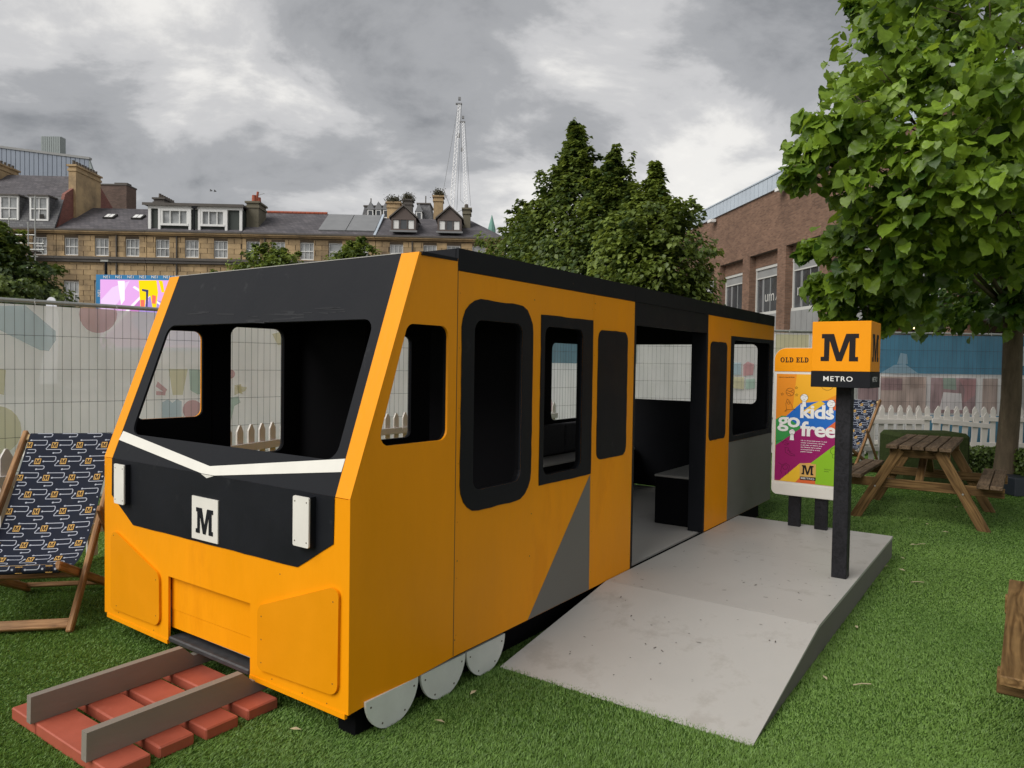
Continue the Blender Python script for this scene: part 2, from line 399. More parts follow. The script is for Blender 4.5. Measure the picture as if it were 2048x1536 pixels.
YEL = (0.86, 0.315, 0.0015)
M = dict(
    yellow=mat('yellow_gloss_paint', YEL, 0.45, 0.2, noise=(2.2, 0.08), bump=(40, 0.14), stretch=(1, 1, 0.3), wear=[(2.3, 0.58, (0.72, 0.235, 0.001), 0.35), (13, 0.68, (0.45, 0.16, 0.01), 0.35), (60, 0.76, (0.20, 0.09, 0.02), 0.7)]),
    black=mat('black_paint', (0.0095, 0.0105, 0.0135), 0.55, 0.15, noise=(3, 0.2), bump=(45, 0.05), wear=[(5.5, 0.64, (0.04, 0.042, 0.045), 0.5)]),
    blackin=mat('black_interior_paint', (0.004, 0.004, 0.005), 0.7, 0.08),
    white=mat('white_paint', (0.72, 0.70, 0.64), 0.5, 0.4, noise=(6, 0.05)),
    wheel=mat('grey_white_paint', (0.66, 0.68, 0.64), 0.55, 0.4, noise=(8, 0.08), wear=[(12, 0.68, (0.25, 0.26, 0.22), 0.5)]),
    grey=mat('grey_paint', (0.155, 0.15, 0.135), 0.5, 0.4, noise=(2.5, 0.06), bump=(50, 0.04)),
    deck=mat('grey_deck_paint', (0.425, 0.412, 0.385), 0.45, 0.3, noise=(1.3, 0.07), bump=(35, 0.06),
             wear=[(2.6, 0.56, (0.30, 0.28, 0.25), 0.45), (17, 0.655, (0.13, 0.12, 0.11), 0.7), (45, 0.69, (0.06, 0.055, 0.05), 0.8), (70, 0.74, (0.55, 0.53, 0.5), 0.5)]),
    deckside=mat('dark_grey_board', (0.16, 0.15, 0.135), 0.6, 0.3, noise=(4, 0.12), bump=(30, 0.1)),
    rail=mat('taupe_painted_rail', (0.215, 0.19, 0.16), 0.55, 0.3, noise=(3, 0.1), bump=(30, 0.15), stretch=(0.3, 1, 1), wear=[(9, 0.7, (0.12, 0.10, 0.085), 0.6)]),
    sleeper=mat('red_oxide_paint', (0.36, 0.085, 0.05), 0.5, 0.4, noise=(7, 0.12), bump=(20, 0.15), wear=[(4, 0.6, (0.42, 0.13, 0.09), 0.6), (14, 0.70, (0.14, 0.03, 0.02), 0.6)]),
    screw=mat('screw_steel', (0.25, 0.22, 0.2), 0.4, metal=0.8),
    screwd=mat('dark_screw_hole', (0.06, 0.04, 0.02), 0.6),
    blackwood=wood('black_stained_post', (0.008, 0.008, 0.010), (0.020, 0.020, 0.024), 1.2, 0.55),
    brown=wood('brown_picnic_timber', (0.085, 0.045, 0.015), (0.235, 0.14, 0.055), 1.0, 0.6),
    browntop=wood('weathered_brown_board', (0.075, 0.048, 0.028), (0.19, 0.13, 0.08), 1.3, 0.75),
    teak=wood('oiled_hardwood', (0.19, 0.092, 0.034), (0.36, 0.20, 0.09), 1.6, 0.5),
    pine=wood('pale_pine', (0.5, 0.34, 0.16), (0.62, 0.45, 0.24), 1.6, 0.6),
    navy=mat('navy_canvas', (0.012, 0.016, 0.030), 0.8, 0.2, noise=(20, 0.2), bump=(400, 0.15)),
    fline=mat('pale_blue_print', (0.42, 0.45, 0.52), 0.8, 0.2),
    fbadge=mat('yellow_print', (0.66, 0.40, 0.12), 0.8, 0.2),
    fm=mat('dark_print', (0.02, 0.015, 0.015), 0.8, 0.2),
    galv=mat('galvanised_steel', (0.36, 0.37, 0.35), 0.45, metal=0.55, noise=(30, 0.15)),
    wire=mat('dark_fence_wire', (0.06, 0.06, 0.06), 0.5, metal=0.3),
    picket=mat('white_fence_paint', (0.56, 0.53, 0.49), 0.55, 0.3, noise=(5, 0.07), wear=[(30, 0.72, (0.3, 0.25, 0.2), 0.6)]),
    rubber=mat('grey_fence_foot', (0.30, 0.29, 0.27), 0.8, noise=(10, 0.2)),
    bark=mat('lime_bark', (0.115, 0.088, 0.058), 0.9, 0.2, noise=(14, 0.45), bump=(22, 0.9), stretch=(1, 1, 0.25), wear=[(8, 0.6, (0.20, 0.18, 0.12), 0.6)]),
    twig=mat('twig', (0.07, 0.05, 0.03), 0.8, 0.2),
    limeleaf=leafmat('lime_leaf', (0.042, 0.100, 0.010), (0.225, 0.345, 0.030), 0.42, 0.45),
    darkleaf=leafmat('far_lime_leaf', (0.034, 0.066, 0.013), (0.185, 0.245, 0.038), 0.32, 0.5),
    hedge=leafmat('hedge_leaf', (0.04, 0.075, 0.012), (0.12, 0.18, 0.03), 0.2, 0.5),
    slate=None, stone=None, brick=None,
    leadm=mat('lead_sheet', (0.20, 0.205, 0.21), 0.6, 0.4, noise=(1.5, 0.12)),
    sash=mat('white_sash_paint', (0.72, 0.72, 0.70), 0.5),
    glass=mat('window_glass', (0.30, 0.31, 0.31), 0.12, 0.8, noise=(1.2, 0.5)),
    glassd=mat('dark_window_glass', (0.05, 0.055, 0.06), 0.08, 0.9, noise=(0.8, 0.6)),
    darkgreen=mat('dark_green_cladding', (0.035, 0.045, 0.038), 0.6),
    leadgrey=mat('dark_string_stone', (0.10, 0.09, 0.08), 0.85, noise=(2, 0.3)),
    brownpaint=mat('brown_dormer_paint', (0.10, 0.075, 0.065), 0.6, noise=(3, 0.1)),
    render_=mat('olive_render', (0.15, 0.135, 0.095), 0.9, noise=(1.5, 0.2)),
    redpot=mat('terracotta_pot', (0.33, 0.085, 0.045), 0.8, noise=(3, 0.2)),
    pot=mat('sooty_pot', (0.10, 0.085, 0.07), 0.9, noise=(3, 0.3)),
    clad=mat('blue_grey_cladding', (0.20, 0.235, 0.29), 0.45, 0.5, noise=(0.6, 0.08)),
    clad2=mat('green_grey_cladding', (0.235, 0.27, 0.265), 0.5, 0.5, noise=(0.6, 0.08)),
    zinc=mat('pale_zinc_panel', (0.44, 0.50, 0.56), 0.4, 0.5, noise=(0.8, 0.08)),
    zincd=mat('grey_wall_panel', (0.25, 0.255, 0.25), 0.5, 0.4, noise=(1.2, 0.14)),
    alu=mat('pale_window_frame', (0.50, 0.50, 0.47), 0.5),
    darkvoid=mat('dark_soffit', (0.02, 0.018, 0.016), 0.8),
    copper=mat('verdigris_copper', (0.13, 0.27, 0.22), 0.7, noise=(2, 0.2)),
    crane=mat('pale_crane_steel', (0.8, 0.8, 0.8), 0.6),
    soot=mat('sooty_plants', (0.07, 0.065, 0.035), 0.9, noise=(5, 0.5)),
    bluefr=mat('blue_screen_surround', (0.02, 0.22, 0.48), 0.5),
    litter=mat('pale_litter', (0.42, 0.36, 0.22), 0.8),
    moss=mat('mossy_green_felt', (0.035, 0.048, 0.016), 0.95, 0.1, noise=(30, 0.4), bump=(60, 0.8)),
    planter=mat('dark_blue_planter', (0.02, 0.025, 0.035), 0.5),
    seatfab=mat('grey_seat_top', (0.30, 0.29, 0.27), 0.7, noise=(9, 0.1)),
    seatback=mat('dark_moquette', (0.03, 0.03, 0.033), 0.9, noise=(60, 0.7)),
    bird=mat('bird_grey', (0.08, 0.08, 0.08), 0.8),
)

def brickmat(name, c1, c2, mort, bw, bh, msz, noise_amt=0.25, bump=0.4):
    m = bpy.data.materials.new(name); m.use_nodes = True
    t = m.node_tree; L = t.links.new; b = t.nodes['Principled BSDF']
    tc = N(t, 'ShaderNodeTexCoord')
    sp = N(t, 'ShaderNodeSeparateXYZ'); L(tc.outputs['Object'], sp.inputs[0])
    ad = N(t, 'ShaderNodeMath', operation='ADD'); L(sp.outputs[0], ad.inputs[0]); L(sp.outputs[1], ad.inputs[1])
    cb = N(t, 'ShaderNodeCombineXYZ'); L(ad.outputs[0], cb.inputs[0]); L(sp.outputs[2], cb.inputs[1])
    br = N(t, 'ShaderNodeTexBrick'); L(cb.outputs[0], br.inputs['Vector'])
    br.inputs['Scale'].default_value = 1; br.inputs['Brick Width'].default_value = bw; br.inputs['Row Height'].default_value = bh
    br.inputs['Mortar Size'].default_value = msz; br.inputs['Color1'].default_value = (*c1, 1); br.inputs['Color2'].default_value = (*c2, 1); br.inputs['Mortar'].default_value = (*mort, 1)
    nz = N(t, 'ShaderNodeTexNoise'); L(tc.outputs['Object'], nz.inputs[0]); nz.inputs['Scale'].default_value = 0.5; nz.inputs['Detail'].default_value = 8; nz.inputs['Roughness'].default_value = 0.7
    mr = N(t, 'ShaderNodeMapRange'); L(nz.outputs[0], mr.inputs[0]); mr.inputs[1].default_value = 0.3; mr.inputs[2].default_value = 0.7; mr.inputs[3].default_value = 1 - noise_amt; mr.inputs[4].default_value = 1 + noise_amt
    sc = N(t, 'ShaderNodeVectorMath', operation='SCALE'); L(br.outputs['Color'], sc.inputs[0]); L(mr.outputs[0], sc.inputs['Scale'])
    L(sc.outputs[0], b.inputs['Base Color']); b.inputs['Roughness'].default_value = 0.85
    bp = N(t, 'ShaderNodeBump'); L(br.outputs['Fac'], bp.inputs['Height']); bp.invert = True; bp.inputs['Strength'].default_value = bump; bp.inputs['Distance'].default_value = 0.02
    L(bp.outputs[0], b.inputs['Normal'])
    return m
M['brick'] = brickmat('purple_brown_brick', (0.135, 0.070, 0.042), (0.225, 0.125, 0.078), (0.145, 0.115, 0.09), 0.225, 0.075, 0.008)
M['brickred'] = brickmat('red_brick', (0.20, 0.055, 0.04), (0.27, 0.085, 0.06), (0.20, 0.15, 0.13), 0.225, 0.075, 0.008)
M['brickdark'] = brickmat('dark_brown_brick', (0.10, 0.06, 0.045), (0.15, 0.09, 0.07), (0.12, 0.10, 0.08), 0.225, 0.075, 0.008)
M['slate'] = brickmat('purple_grey_slate', (0.075, 0.070, 0.078), (0.115, 0.105, 0.112), (0.045, 0.043, 0.046), 0.3, 0.17, 0.012, 0.3)
M['slateb'] = brickmat('grey_slate', (0.10, 0.10, 0.108), (0.15, 0.15, 0.152), (0.06, 0.06, 0.062), 0.3, 0.17, 0.012, 0.3)
def stonemat(name, c, dark, obj_rand=True):
    m = bpy.data.materials.new(name); m.use_nodes = True
    t = m.node_tree; L = t.links.new; b = t.nodes['Principled BSDF']
    oi = N(t, 'ShaderNodeObjectInfo'); tc = N(t, 'ShaderNodeTexCoord'); ge = N(t, 'ShaderNodeNewGeometry')
    n1 = N(t, 'ShaderNodeTexNoise'); L(ge.outputs['Position'], n1.inputs[0]); n1.inputs['Scale'].default_value = 0.55; n1.inputs['Detail'].default_value = 9; n1.inputs['Roughness'].default_value = 0.68
    rp = N(t, 'ShaderNodeValToRGB'); L(n1.outputs[0], rp.inputs[0])
    rp.color_ramp.elements[0].position = 0.30; rp.color_ramp.elements[0].color = (*dark, 1)
    rp.color_ramp.elements[1].position = 0.60; rp.color_ramp.elements[1].color = (*c, 1)
    mr = N(t, 'ShaderNodeMapRange'); L(oi.outputs['Random'], mr.inputs[0]); mr.inputs[3].default_value = 0.78; mr.inputs[4].default_value = 1.18
    sc = N(t, 'ShaderNodeVectorMath', operation='SCALE'); L(rp.outputs[0], sc.inputs[0]); L(mr.outputs[0], sc.inputs['Scale'])
    L(sc.outputs[0], b.inputs['Base Color']); b.inputs['Roughness'].default_value = 0.9
    return m
M['stone'] = stonemat('sandstone_block', (0.47, 0.335, 0.18), (0.15, 0.11, 0.07))
M['stonej'] = stonemat('sooty_stone_joint', (0.13, 0.095, 0.06), (0.07, 0.055, 0.04))

# ------------------------------------------------------------------ ground
rng = np.random.default_rng(7)
def ground_mat(name, col, sc1, amt, col2=None):
    return mat(name, col, 0.9, 0.15, noise=(sc1, amt), bump=(40, 0.5))
M['turf'] = mat('turf_base', (0.042, 0.090, 0.015), 0.95, 0.1, noise=(1.1, 0.22), bump=(180, 1.0), wear=[(120, 0.52, (0.075, 0.165, 0.025), 0.6)])
M['paving'] = mat('grey_paving', (0.22, 0.21, 0.19), 0.85, noise=(0.5, 0.2))
struct('pavement', MB().box(-600, 600, -300, 900, -0.30, -0.012), M['paving'])
struct('lawn', MB().box(-9, 14, -3, 14.2, -0.2, 0.0), M['turf'])

TH = 0.6175
TA = math.pi / 2 - TH
TO = Vector((-0.2487, 3.2687, 0))
U = Vector((math.sin(TH), math.cos(TH), 0)); Wd = Vector((-math.cos(TH), math.sin(TH), 0))
def tl(s, t, z=0): return TO + U * s + Wd * t + Vector((0, 0, z))
X, Y, Z = Vector((1, 0, 0)), Vector((0, 1, 0)), Vector((0, 0, 1))

# artificial turf blades: one mesh, nobody could count them
def turf():
    P = []
    def patch(n, y0, y1):
        y = np.sqrt(rng.uniform(y0 * y0, y1 * y1, n)) + (rng.normal(0, .45, n) if y0 > 2 else rng.normal(0, .12, n))
        y = np.abs(y)
        x = rng.uniform(-0.76, 0.76, n) * y
        P.append(np.stack([x, y], 1))
        m = n // 3; y2 = y[:m]; sg_ = rng.choice([-1, 1], m)
        P.append(np.stack([sg_ * (.75 * y2 + rng.uniform(0, 1, m) ** 1.4 * 2.6), y2 - .0], 1)); return n
    patch(150000, 1.5, 2.9); patch(190000, 2.6, 4.2); patch(190000, 3.8, 6.0); patch(190000, 5.4, 8.2); patch(110000, 7.6, 10.5); patch(70000, 9.8, 13.2)
    p = np.concatenate(P)
    q = p - np.array([TO.x, TO.y])
    s = q @ np.array([U.x, U.y]); t = q @ np.array([Wd.x, Wd.y])
    bad = (s > -0.2) & (s < 4.94) & (t > 0.1) & (t < 1.9)
    bad |= (s > 0.42) & (s < 3.93) & (t > -1.23) & (t < 0.02)
    for a, b in ((-1.26, -1.14), (-1.08, -0.96), (-0.895, -0.77), (-0.705, -0.58)):
        bad |= (s > a) & (s < b) & (t > 0.51) & (t < 1.23)
    p = p[~bad]; n = len(p); d = p[:, 1]
    h = rng.uniform(0.006, 0.0125, n) * (1 + 0.25 * np.sin(p[:, 0] * 3.1) * np.cos(p[:, 1] * 2.3))
    wv = (0.0013 + 0.0005 * d) * rng.uniform(0.7, 1.3, n)
    a = rng.uniform(0, 2 * np.pi, n)
    # blades lean with a drifting pile direction
    pd = 1.1 * np.sin(p[:, 0] * 0.9 + 1.3 * np.sin(p[:, 1] * 0.7)) + 0.6 * np.cos(p[:, 1] * 1.7)
    lx = np.cos(pd) * 0.007 + rng.normal(0, 0.006, n); ly = np.sin(pd) * 0.007 + rng.normal(0, 0.006, n)
    v = np.zeros((n, 3, 3))
    v[:, 0, 0] = p[:, 0] - np.cos(a) * wv; v[:, 0, 1] = p[:, 1] - np.sin(a) * wv
    v[:, 1, 0] = p[:, 0] + np.cos(a) * wv; v[:, 1, 1] = p[:, 1] + np.sin(a) * wv
    v[:, 2, 0] = p[:, 0] + lx; v[:, 2, 1] = p[:, 1] + ly; v[:, 2, 2] = h
    me = bpy.data.meshes.new('turf_blades')
    me.vertices.add(3 * n); me.vertices.foreach_set('co', v.reshape(-1))
    me.loops.add(3 * n); me.loops.foreach_set('vertex_index', np.arange(3 * n, dtype=np.int32))
    me.polygons.add(n); me.polygons.foreach_set('loop_start', np.arange(0, 3 * n, 3, dtype=np.int32)); me.polygons.foreach_set('loop_total', np.full(n, 3, dtype=np.int32))
    me.update(); me.validate()
    c = np.clip(rng.normal(0.5, 0.2, n) + .16 * np.sin(p[:, 0] * 2.1 + 1.7 * np.sin(p[:, 1] * 1.3)) + .12 * np.sin(p[:, 1] * 3.3 + 2.2 * np.sin(p[:, 0] * 1.9)), 0, 1)
    at_ = me.attributes.new('rnd', 'FLOAT', 'POINT'); at_.data.foreach_set('value', np.repeat(c, 3).astype(np.float32))
    me.materials.append(leafmat('turf_blade', (0.076, 0.158, 0.024), (0.200, 0.335, 0.068), 0.25, 0.55))
    o = bpy.data.objects.new('grass', me); COL.objects.link(o); o['kind'] = 'stuff'
    tag(o, 'short bright green artificial turf pile covering the lawn', 'grass')
turf()

# slab serif M, unit box
SLAB_M = [(0, 1), (.333, 1), (.49, .31), (.66, 1), (1, 1), (1, .84), (.915, .84), (.915, .16), (.99, .16), (.99, 0), (.75, 0), (.755, .75), (.56, 0), (.41, 0), (.22, .75), (.21, 0), (-.02, 0), (-.02, .16), (.07, .16), (.07, .84), (0, .84)]
def slab_m(x, y, w, h): return [(x + a * w, y + b * h) for a, b in SLAB_M]

# ------------------------------------------------------------------ the play train
train = thing('play_train', 'full-size orange and black wooden play train with open windows and cab front', 'play train', TO, TA)
def near(s=0, z=0): return (Vector((0, 0, 0)), X, Z)          # outward -y
NEAR = (Vector((0, 0, 0)), X, Z)
WT = 1.93
FAR = (Vector((0, WT, 0)), -X, Z)                              # outward +y, coords (-s,z)
FRONT = (Vector((-0.6, 0, 0)), -Y, Z)                          # coords (-t,z)
slx = Vector((0.355, 0, 1.0005)); SLEN = slx.length; slx.normalize()
SLANT = (Vector((-0.6, 0, 0.964)), -Y, slx)                    # coords (-t, l)
def ft(pts): return [(-t, z) for t, z in pts]
def sl_(pts): return [(-t, (z - 0.964) / 1.0005 * SLEN) for t, z in pts]
nosex = Vector((0.6, -0.025, 0)).normalized()
NOSE = (Vector((0, 0, 0)), nosex, Z)
nfx = Vector((-0.6, 0.02, 0)).normalized()
NOSEF = (Vector((0, WT, 0)), nfx, Z)
cabwin = rounded([(-.305, 1.66), (-.058, 1.66), (-.058, 1.158), (-.466, 1.158)], .045)
nose_out = [(-.6, .123), (-.6, .964), (-.245, 1.9635), (0, 1.9635), (0, .166)]
neg = lambda pts: [(-a, b) for a, b in pts]
T = lambda n, mb, m, **k: obj(n, mb, m, train, **k)
T('side_panel', MB().plate(nose_out, NOSE, -.012, 0, [cabwin]), M['yellow'])
T('side_panel', MB().plate(neg(nose_out), NOSEF, -.012, 0, [neg(cabwin)]), M['yellow'])
T('wall_lining', MB().plate([(-.57, .17), (-.575, .93), (-.225, 1.94), (-.005, 1.94), (-.005, .17)], NOSE, -.030, -.0125, [cabwin]), M['blackin'])
T('wall_lining', MB().plate(neg([(-.57, .17), (-.575, .93), (-.225, 1.94), (-.005, 1.94), (-.005, .17)]), NOSEF, -.030, -.0125, [neg(cabwin)]), M['blackin'])
oval = rounded([(.122, .905), (.513, .905), (.513, 1.70), (.122, 1.70)], .055)
w3 = rounded([(.722, .905), (1.122, .905), (1.122, 1.70), (.722, 1.70)], .05)
rw = rounded([(3.74, .895), (4.81, .895), (4.81, 1.735), (3.74, 1.735)], .06)
T('side_panel', MB().plate([(0.002, .166), (1.247, .166), (1.247, 1.911), (0.002, 1.911)], NEAR, -.012, 0, [oval, w3], mis=1), [M['yellow'], M['black']])
T('side_panel', MB().plate([(1.249, .166), (1.79, .170), (1.79, 1.911), (1.249, 1.911)], NEAR, -.012, 0, []), M['yellow'])
T('side_panel', MB().plate([(3.117, .175), (4.94, .175), (4.94, 1.911), (3.117, 1.911)], NEAR, -.012, 0, [rw], mis=1), [M['yellow'], M['black']])
lin = MB()
lin.plate([(0.002, .17), (1.78, .17), (1.78, 1.98), (0.002, 1.98)], NEAR, -.035, -.0125, [oval, w3])
T('wall_lining', lin, M['blackin']); lin = MB()
lin.plate([(3.12, .175), (4.93, .175), (4.93, 1.98), (3.12, 1.98)], NEAR, -.035, -.0125, [rw])
T('wall_lining', lin, M['blackin'])
w17 = rounded([(1.32, .905), (1.72, .905), (1.72, 1.70), (1.32, 1.70)], .05)
w20 = rounded([(2.0, .905), (2.42, .905), (2.42, 1.70), (2.0, 1.70)], .05)
w32 = rounded([(3.8, .92), (4.81, .92), (4.81, 1.72), (3.8, 1.72)], .07)
T('side_panel', MB().plate(neg([(0.002, .166), (4.94, .166), (4.94, 1.911), (0.002, 1.911)]), FAR, -.012, 0, [neg(h) for h in (oval, w17, w20, w32)], mis=1), [M['yellow'], M['black']])
T('wall_lining', MB().plate(neg([(0.002, .17), (4.93, .17), (4.93, 1.98), (0.002, 1.98)]), FAR, -.035, -.0125, [neg(h) for h in (oval, w17, w20, w32)]), M['blackin'])
# painted surrounds and blind windows
T('window_frame', MB().plate(wobble(rounded([(.03, .808), (.607, .808), (.607, 1.796), (.03, 1.796)], .135), .0022, .05, 3), NEAR, .0005, .004, [oval]), M['black'])
T('window_frame', MB().plate(wobble([(.684, .857), (1.240, .857), (1.240, 1.76), (.684, 1.76)], .0018, .06, 5), NEAR, .0005, .004, [w3]), M['black'])
T('window_frame', MB().plate([(3.662, .852), (4.93, .848), (4.93, 1.772), (3.662, 1.765)], NEAR, .0005, .004, [rw]), M['black'])
T('blind_window', MB().plate(wobble(rounded([(1.305, .930), (1.695, .930), (1.695, 1.709), (1.305, 1.709)], .055), .002, .05, 6), NEAR, .0005, .003), M['black'])
T('blind_window', MB().plate(wobble(rounded([(3.170, .900), (3.565, .900), (3.565, 1.703), (3.170, 1.703)], .05), .002, .05, 7), NEAR, .0005, .003), M['black'])
T('grey_patch', MB().plate([(1.236, .853), (.603, .168), (1.246, .168)], NEAR, .0005, .002), M['grey'])
T('grey_patch', MB().plate([(3.657, .177), (4.939, .177), (4.939, .847), (3.660, .850)], NEAR, .0005, .002), M['grey'])
# roof edge, header, posts
T('roof_fascia', MB().plate([(0, 1.913), (1.789, 1.913), (1.789, 2.012), (0, 2.012)], NEAR, -.012, .003), M['black'])
T('roof_fascia', MB().plate([(1.791, 1.913), (4.94, 1.913), (4.94, 2.012), (1.791, 2.012)], NEAR, -.012, .003), M['black'])
T('roof_fascia', MB().plate(neg([(0, 1.913), (4.94, 1.913), (4.94, 2.012), (0, 2.012)]), FAR, -.012, .003), M['black'])
T('roof_fascia', MB().box(-.002, .014, .0135, WT - .0135, 1.966, 2.011), M['black'])
T('door_header', MB().plate([(1.7925, 1.765), (3.1165, 1.765), (3.1165, 1.9115), (1.7925, 1.9115)], NEAR, -.05, -.001), M['black'])
T('door_post', MB().box(1.792, 1.818, -.001, .07, .172, 1.764), M['black'])
T('door_post', MB().box(3.086, 3.1165, -.001, .124, .172, 1.764), M['black'])
T('roof', MB().box(.015, 4.93, .013, WT - .013, 1.985, 2.008), M['black'])
T('nose_roof', MB().box(-.232, -.003, .0, WT - .002, 1.952, 1.9665), M['black'])
T('roof_batten', MB().box(.0, .03, .05, WT - .05, 1.90, 1.98).box(1.75, 1.80, .04, WT - .04, 1.92, 1.984).box(3.11, 3.16, .04, WT - .04, 1.92, 1.984), M['blackin'])
ENDF = (Vector((4.94, 0, 0)), Y, Z)
T('end_wall', MB().plate([(0.001, .175), (WT - .001, .175), (WT - .001, 1.984), (0.001, 1.984)], ENDF, -.03, 0, [rounded([(.15, 1.127), (1.78, 1.127), (1.78, 1.732), (.15, 1.732)], .06)]), M['black'])
BK = (Vector((.65, 0, 0)), Y, Z)
T('bulkhead', MB().plate([(.036, .175), (.73, .175), (.73, 1.80), (1.27, 1.80), (1.27, .175), (WT - .036, .175), (WT - .036, 1.983), (.036, 1.983)], BK, -.012, .012), M['blackin'])
T('floor', MB().box(-.55, 4.90, .036, WT - .036, .158, .1715), M['deck'])
T('chassis', MB().box(-.24, 4.86, .09, 1.84, .004, .156).box(-.53, -.43, .06, .16, .0, .118).box(-.45, -.35, 1.74, 1.86, .0, .118), M['blackin'])
# benches inside
for nm, y0, y1, s0, yb in (('bench', .165, .46, 3.19, .04), ('bench', 1.47, 1.77, 3.0, 1.87)):
    b = T('bench_box', MB().bevbox(s0, 4.9, y0, y1, .173, .565, .004), M['blackin'])
    for k in range(3):
        L_ = (4.88 - s0) / 3
        obj('seat_pad', MB().bevbox(s0 + k * L_ + .004, s0 + (k + 1) * L_ - .004, y0 - .01, y1 + .01, .5655, .585, .004), M['seatfab'], b)
    if yb > 1:
        for k in range(4):
            obj('seat_back', MB().bevbox(3.02 + k * .46, 3.46 + k * .46, 1.80, 1.88, .59, .89, .01), M['seatback'], b)
# front
fo = ft([(.025, .122), (.655, .118), (.655, .433), (1.316, .433), (1.316, .118), (1.95, .125), (1.95, .9635), (.025, .9635)])
T('front_panel', MB().plate(fo, FRONT, -.012, 0), M['yellow'])
T('bottom_strip', MB().plate(ft([(.042, .102), (.653, .100), (.653, .1205), (.042, .124)]), FRONT, -.010, .004), M['yellow'])
T('bottom_strip', MB().plate(ft([(1.318, .098), (1.918, .104), (1.918, .125), (1.318, .119)]), FRONT, -.010, .004), M['yellow'])
T('recess_board', MB().plate(ft([(.64, .268), (1.33, .264), (1.33, .45), (.64, .45)]), FRONT, -.04, -.025), M['yellow'])
T('recess_board', MB().plate(ft([(.64, .178), (1.33, .172), (1.33, .262), (.64, .266)]), FRONT, -.041, -.027), M['yellow'])
T('black_fascia', MB().plate(wobble(ft([(1.864, .9665), (1.866, .769), (1.646, .639), (.334, .650), (.115, .781), (.112, .9665)]), .0012, .07, 9), FRONT, .0005, .0035), M['black'])
T('windscreen_panel', MB().plate(sl_([(.11, .966), (1.866, .966), (1.836, 1.962), (.11, 1.962)]), SLANT, -.012, .0, [rounded(sl_([(.167, 1.10), (1.766, 1.098), (1.766, 1.68), (.167, 1.68)]), .06)]), M['black'])
T('corner_strip', MB().plate(sl_([(.025, .966), (.1095, .966), (.1095, 1.963), (.006, 1.963)]), SLANT, -.012, .0015), M['yellow'])
T('corner_strip', MB().plate(sl_([(1.8665, .966), (1.951, .966), (1.922, 1.963), (1.8365, 1.963)]), SLANT, -.012, .0015), M['yellow'])
T('paint_edge', MB().plate(sl_([(.11, 1.9625), (1.92, 1.9625), (1.92, 1.966), (.11, 1.966)]), SLANT, -.012, .002), M['seatfab'])
st = MB().plate(sl_([(1.850, 1.107), (1.861, 1.060), (1.03, .9665), (.93, .9665), (.113, 1.060), (.111, 1.111), (.985, 1.003)]), SLANT, .0005, .0028)
st.plate(ft([(1.03, .9655), (.985, .950), (.93, .9655)]), FRONT, .0028, .0045)
T('white_chevron', st, M['white'])
for t0, t1, z0, z1 in ((.222, .322, .750, .955), (1.672, 1.774, .742, .950)):
    lb = T('headlight', MB().plate(ft([(t0, z0), (t1, z0), (t1, z1), (t0, z1)]), FRONT, .003, .030), M['black'])
    obj('lamp_plate', MB().plate(rounded(ft([(t0 + .001, z0 + .001), (t1 - .001, z0 + .001), (t1 - .001, z1 - .001), (t0 + .001, z1 - .001)]), .008, 3), FRONT, .0305, .038), M['white'], lb)
    sc = MB()
    for a in (t0 + .014, t1 - .014):
        for c in (z0 + .022, z1 - .022): sc.plate([(-a + p, c + q) for p, q in circle(0, 0, .0032, 8)], FRONT, .0382, .0388)
    obj('screw', sc, M['screwd'], lb)
lp = T('logo_plate', MB().plate(ft([(.887, .660), (1.096, .658), (1.096, .858), (.887, .858)]), FRONT, .003, .010), M['white'])
obj('letter', MB().plate(slab_m(-1.057, .690, .135, .118), FRONT, .0103, .0125), M['black'], lp)
M['yellow2'] = mat('yellow_satin_paint', (0.74, 0.272, 0.001), 0.5, 0.18, noise=(2.5, 0.06), bump=(60, 0.05))
for pts, sc_ in (([(1.862, .600), (1.382, .432), (1.378, .172), (1.862, .166)], [(1.83, .56), (1.41, .40), (1.41, .22), (1.80, .19)]),
                 ([(.588, .440), (.115, .610), (.073, .600), (.077, .185), (.588, .165)], [(.56, .40), (.105, .555), (.105, .23), (.56, .20), (.56, .30)])):
    cp = T('cover_panel', MB().plate(rounded(ft(pts), [.05, .05, .05, .02] if len(pts) == 4 else [.05, .04, .05, .05, .03], 6), FRONT, .0005, .012), M['yellow2'])
    sc = MB()
    for a, c in sc_: sc.plate([(-a + p, c + q) for p, q in circle(0, 0, .003, 8)], FRONT, .0122, .0127)
    obj('screw', sc, M['screwd'], cp)
sc = MB()
for a, c in ((.30, .135), (.5, .14), (1.45, .135), (.15, .135), (1.8, .15), (.45, .60)): sc.plate([(-a + p, c + q) for p, q in circle(0, 0, .0028, 8)], FRONT, .0003, .0008)
T('screw', sc, M['screwd'])
sc = MB()
for a, c in ((.03, 1.27), (.02, .60), (.62, 1.83), (.62, .72), (.61, .50), (1.262, 1.86), (.01, .24), (3.64, 1.82), (2.9, 1.8), (2.6, 1.8), (1.0, 1.95), (1.5, 1.96), (3.4, 1.97), (4.5, 1.96)):
    sc.plate([(a + p, c + q) for p, q in circle(0, 0, .0032, 8)], NEAR, .0003 if c < 1.9 else .0032, .0009 if c < 1.9 else .0037)
T('screw', sc, M['screwd'])
sw = MB(); rs = random.Random(4)
for k in range(26):
    x_ = rs.uniform(.35, 1.55); z_ = rs.uniform(1.692, 1.735) + .02 * math.sin(x_ * 5); l_ = rs.uniform(.04, .16)
    p_ = sl_([(x_, z_), (x_ + l_, z_ + rs.uniform(-.006, .010)), (x_ + l_, z_ + rs.uniform(.004, .012)), (x_, z_ + .006)])
    sw.plate(p_, SLANT, .0002 + k * .00003, .0004 + k * .00003)
T('paint_swipe', sw, mat('dry_black_paint_swipe', (.022, .023, .026), .7, .2), kind='stuff')
